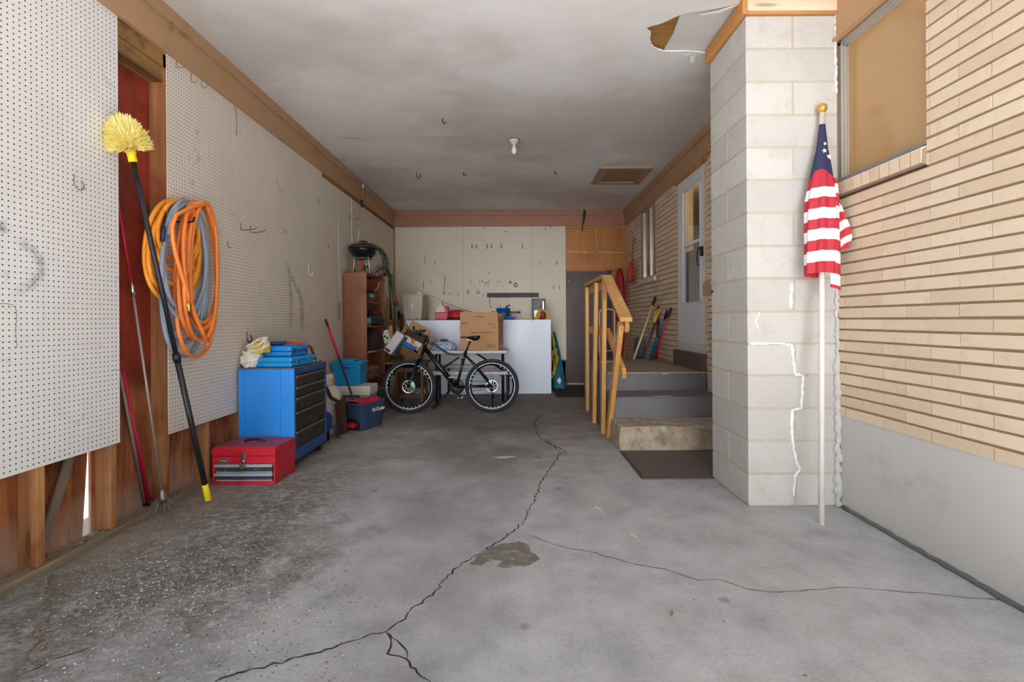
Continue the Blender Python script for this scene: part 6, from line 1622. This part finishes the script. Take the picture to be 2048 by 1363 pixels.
tp = thing('snow_brush', 'teal tool with dark end leaning on the brick beside the red poles', 'brush', tuple(Bq))
M_tealp = plain('teal_plastic', (22,128,150), .4)
MB().tube([Bq.lerp(T,.0), Bq.lerp(T,.08), Bq.lerp(T,.42), Bq.lerp(T,.48)], [.02,.034,.032,.016], 10).build('lower_body', plain('deep_teal_plastic', (16,94,124), .4), tp)
MB().tube([Bq.lerp(T,.46), Bq.lerp(T,.86)], .015, 10).build('shaft', M_tealp, tp)
MB().tube([Bq.lerp(T,.85), T], [.02,.024], 10).build('grip', M_black, tp)
pole('red_pole', 'bright red pole with dark end leaning right of the teal tool', atx(1342,616,1.95), atz(1307,719.5,.613), .012, (('shaft',0,.85,.012,M_redp),('grip',.85,1,.017,plain('dark_maroon_grip',(60,30,34),.5))))
pole('red_pole', 'dull red pole standing upright behind the teal tool', atx(1318,640,1.965), atx(1314,717,1.93), .012, (('shaft',0,1,.012,plain('dull_red_pole',(150,40,42),.5)),))

# ------------------------------------------------------------------ ceiling light and hooks
lb = thing('ceiling_light', 'bare bulb in a porcelain holder on the ceiling', 'lamp', tuple(atz(1028,279,ZC)))
q = atz(1028,279,ZC)
MB().lathe([(.001,0),(.062,0),(.06,-.012),(.04,-.03),(.028,-.055),(.024,-.06),(.001,-.06)], q, 24).build('holder', plain('old_porcelain', (206,198,188), .4, 0, .1, 20), lb)
MB().lathe([(.055,-.002),(.066,-.003),(.066,-.008),(.055,-.008)], q, 24).build('ring', M_darkwire, lb)
MB().lathe([(.013,-.058),(.015,-.075),(.027,-.105),(.03,-.125),(.026,-.145),(.013,-.158),(.001,-.161)], q, 20).build('bulb', plain('frosted_bulb', (226,222,216), .2), lb)
def chook(px, py, label, kind):
    p = atz(px, py, ZC)
    if kind == 'loop': P = spline([p, p-Vector((0,0,.05)), p+Vector((.03,0,-.085)), p+Vector((.05,0,-.05)), p+Vector((.03,0,-.02))],5)
    elif kind == 'tab': P = [p+Vector((-.06,0,-.004)), p+Vector((.0,0,-.012)), p+Vector((.05,0,-.006))]
    else: P = spline([p, p-Vector((0,0,.03)), p+Vector((.015,0,-.05)), p+Vector((.03,0,-.03))],5)
    tag(MB().tube(P, .005 if kind != 'tab' else .008, 6).build('ceiling_hook', M_darkwire if kind != 'tab' else plain('pale_hook', (196,186,172), .5)), label, 'hook')
chook(833, 344, 'wire loop hook in the ceiling, leftmost of the far row', 'loop'); chook(927, 344, 'small hook in the ceiling near the middle of the far row', 'j'); chook(1109, 341, 'small hook in the ceiling left of the attic hatch', 'j')
chook(924, 413, 'flat pale clip on the ceiling close to the back beam, left of two', 'tab'); chook(984, 412, 'flat pale clip on the ceiling close to the back beam, right of two', 'tab'); chook(885, 237, 'short hook in the ceiling nearer than the bare bulb', 'j')

# ------------------------------------------------------------------ flag leaning in the corner
A = atz(1643,1049,.0); T = Vector((1.872,2.955,2.41))
fg = thing('flag', 'furled american flag on a white pole with gold knob leaning in the pillar corner', 'flag', tuple(A))
d = (T-A)
MB().tube([A, T], .0155, 14).build('pole', plain('white_pole_paint', (232,224,216), .4), fg)
MB().ball(T+d.normalized()*.03, .03, 16, 10).build('finial', plain('gold_finial', (200,160,84), .35, .4), fg)
M_fr = plain('flag_red', (186,44,60), .7, 0, .05, 10); M_fw = plain('flag_white', (238,236,236), .7, 0, .03, 10); M_fb = plain('flag_navy', (40,46,82), .7, 0, .08, 10)
def along(t): return A + d*t
def zt(z): return (z-A.z)/d.z
# main fold: sheath of cloth round the pole, stripes across, blue canton on top
def cloth(fn, nu, nv, band):
    b = MB(); base = len(b.v)
    for i in range(nu+1):
        for j in range(nv+1): b.v.append(Vector(fn(i/nu, j/nv)))
    for i in range(nu):
        for j in range(nv):
            b.f.append([i*(nv+1)+j, (i+1)*(nv+1)+j, (i+1)*(nv+1)+j+1, i*(nv+1)+j+1]); b.sm.append(True); b.mi.append(band((i+.5)/nu, (j+.5)/nv))
    return b
zt0, zb0 = 2.335, 1.415
zcant = 1.99
def mainf(u, v):
    # u around the fold (open sheet wrapping from right edge round the front to the left and behind), v downwards
    z = zt0 + (zb0-zt0)*v; t = zt(z); c = along(t)
    k = min(1, max(0, (v-.18)/.35)); w = .018 + .018*min(1,v/.18) + .050*k**.8
    a = PI*(-.25) - PI*1.35*u
    fold = 1 + .16*math.sin(7*a + 3*v)*k
    off = Vector((-.014*k, -.004 - .01*k, 0))
    zz = z - .03*k*math.sin(a*1.0)*.4
    return (c.x + off.x + w*fold*math.cos(a)*.95, c.y + off.y + w*fold*.62*math.sin(a), zz)
def bandm(u, v):
    z = zt0 + (zb0-zt0)*v
    if z > zcant + .05*math.sin(5*u): return 2
    k = int((zcant - z)/.0639); return k % 2
cloth(mainf, 36, 200, bandm).build('cloth', [M_fr, M_fw, M_fb], fg, solid=.003)
def flapf(u, v):
    ztop = 2.0 - .06*u; zbot = 1.55 + .02*u
    z = ztop + (zbot-ztop)*v; c = along(zt(z))
    w = .03 + .105*u*min(1, .25+1.1*v)*(1 - .25*max(0, v-.8)/.2)
    return (min(c.x + .012 + w, 1.966), c.y - .036 - .02*math.sin(PI*1.6*u + 1.2*v) - .02*u, z - .05*u*(1-v))
def bandf(u, v): return int((v*.46 + .09*u + .02)/.0639) % 2
cloth(flapf, 16, 90, bandf).build('outer_fold', [M_fr, M_fw], fg, solid=.003)
def innerf(u, v):
    z = 1.86 + (1.34-1.86)*v; c = along(zt(z)); w = .006 + .058*u
    return (c.x + .012 + w, c.y - .05 - .016*math.sin(PI*u), z - .02*u)
cloth(innerf, 10, 80, lambda u, v: int((v*.50+.03)/.0639) % 2).build('inner_fold', [M_fr, M_fw], fg, solid=.003)
def star(c, r, tilt, N=Vector((0,-1,0))):
    X = Vector((1,0,0)); Z = Vector((0,0,1)); P = []
    for k in range(10):
        rr_ = r if k % 2 == 0 else r*.4; a = tilt + PI/2 + PI*k/5
        P.append(Vector(c) + X*rr_*math.cos(a) + Z*rr_*math.sin(a))
    return P
sb_ = MB()
for (px, py, r, tl_) in ((1649,301,.016,.3),(1658,313,.018,-.2),(1650,287,.012,.5),(1653,322,.015,.1)):
    q = at(px, py, 2.86); t = zt(q.z); c = along(t); q = Vector((q.x, 0, q.z)); 
    q = at(px, py, c.y - .033); P = star(q, r, tl_); sb_.add(P, [list(range(10))])
sb_.build('stars', M_fw, fg, solid=.002)

# ------------------------------------------------------------------ litter on the floor
M_leaf = None
n = NT('dry_leaves'); r_ = n.island(); n.out(n.ramp(r_, [(0, srgb(82,64,46)), (.5, srgb(126,106,80)), (1, srgb(170,154,124))]), .85); M_leaf = n.m
b = MB()
def bit(p, s):
    a = rnd.uniform(0, 2*PI); u = Vector((math.cos(a), math.sin(a), rnd.uniform(-.2,.3)))*s; v = Vector((-math.sin(a), math.cos(a), rnd.uniform(-.2,.3)))*s*.45
    c = p + Vector((0,0,.004)); b.add([c-u, c+v*.9+Vector((0,0,s*.25)), c+u, c-v], [(0,1,2,3)])
for k in range(260):
    px = rnd.gauss(325, 28); py = rnd.gauss(1012, 11)
    if py > 985: bit(atz(px, py), rnd.uniform(.004,.011))
for k in range(200):
    t = rnd.random(); px = rnd.gauss(98-20*t, 9); py = 1145 + 190*t; bit(atz(px, py), rnd.uniform(.003,.008))
for k in range(160):
    bit(atz(rnd.uniform(60,700), rnd.uniform(1030,1363)), rnd.uniform(.003,.009))
for k in range(70):
    bit(Vector((-2.235+rnd.uniform(-.03,.03), rnd.uniform(2.1,3.2), .042)), rnd.uniform(.006,.016))
for px, py, s in ((1343,1227,.018),(1400,1123,.006),(1447,1244,.007),(1433,1266,.006),(1610,1352,.010),(1388,1200,.008),(574,1125+145,.01),(430,1228+80,.006),(1148,1024,.007),(1147,1100,.006)): bit(atz(px, py), s)
tag(b.build('leaf_litter', M_leaf), 'dry leaf bits scattered on the concrete near the left wall', 'litter', None, 'stuff')
n = NT('loose_aggregate'); r_ = n.island(); n.out(n.ramp(r_, [(0, srgb(84,80,80)), (.4, srgb(124,120,116)), (.75, srgb(166,160,152)), (1, srgb(206,204,200))]), .9); M_grav = n.m
b = MB()
for k in range(5200):
    if rnd.random() < .72: px, py = rnd.gauss(330, 130), rnd.gauss(1165, 75)
    else: px, py = rnd.uniform(40, 720), rnd.uniform(1010, 1363)
    if py < 1000 or px < 5: continue
    p = atz(px, py)
    if p.x < -2.16: continue
    s = rnd.uniform(.0018,.0055) * (1.5 if rnd.random() < .08 else 1); a = rnd.uniform(0, 2*PI); ca, sa = math.cos(a)*s, math.sin(a)*s
    k1, k2 = rnd.uniform(.5,1), rnd.uniform(.5,1)
    b.add([p+Vector((ca,sa,0)), p+Vector((-sa*k1,ca*k1,0)), p+Vector((-ca,-sa,0)), p+Vector((sa*k2,-ca*k2,0)), p+Vector((rnd.uniform(-.3,.3)*s, rnd.uniform(-.3,.3)*s, s*.55))], [(0,1,4),(1,2,4),(2,3,4),(3,0,4)])
tag(b.build('gravel', M_grav), 'loose grit lying on the flaked concrete at the lower left', 'grit', None, 'stuff')
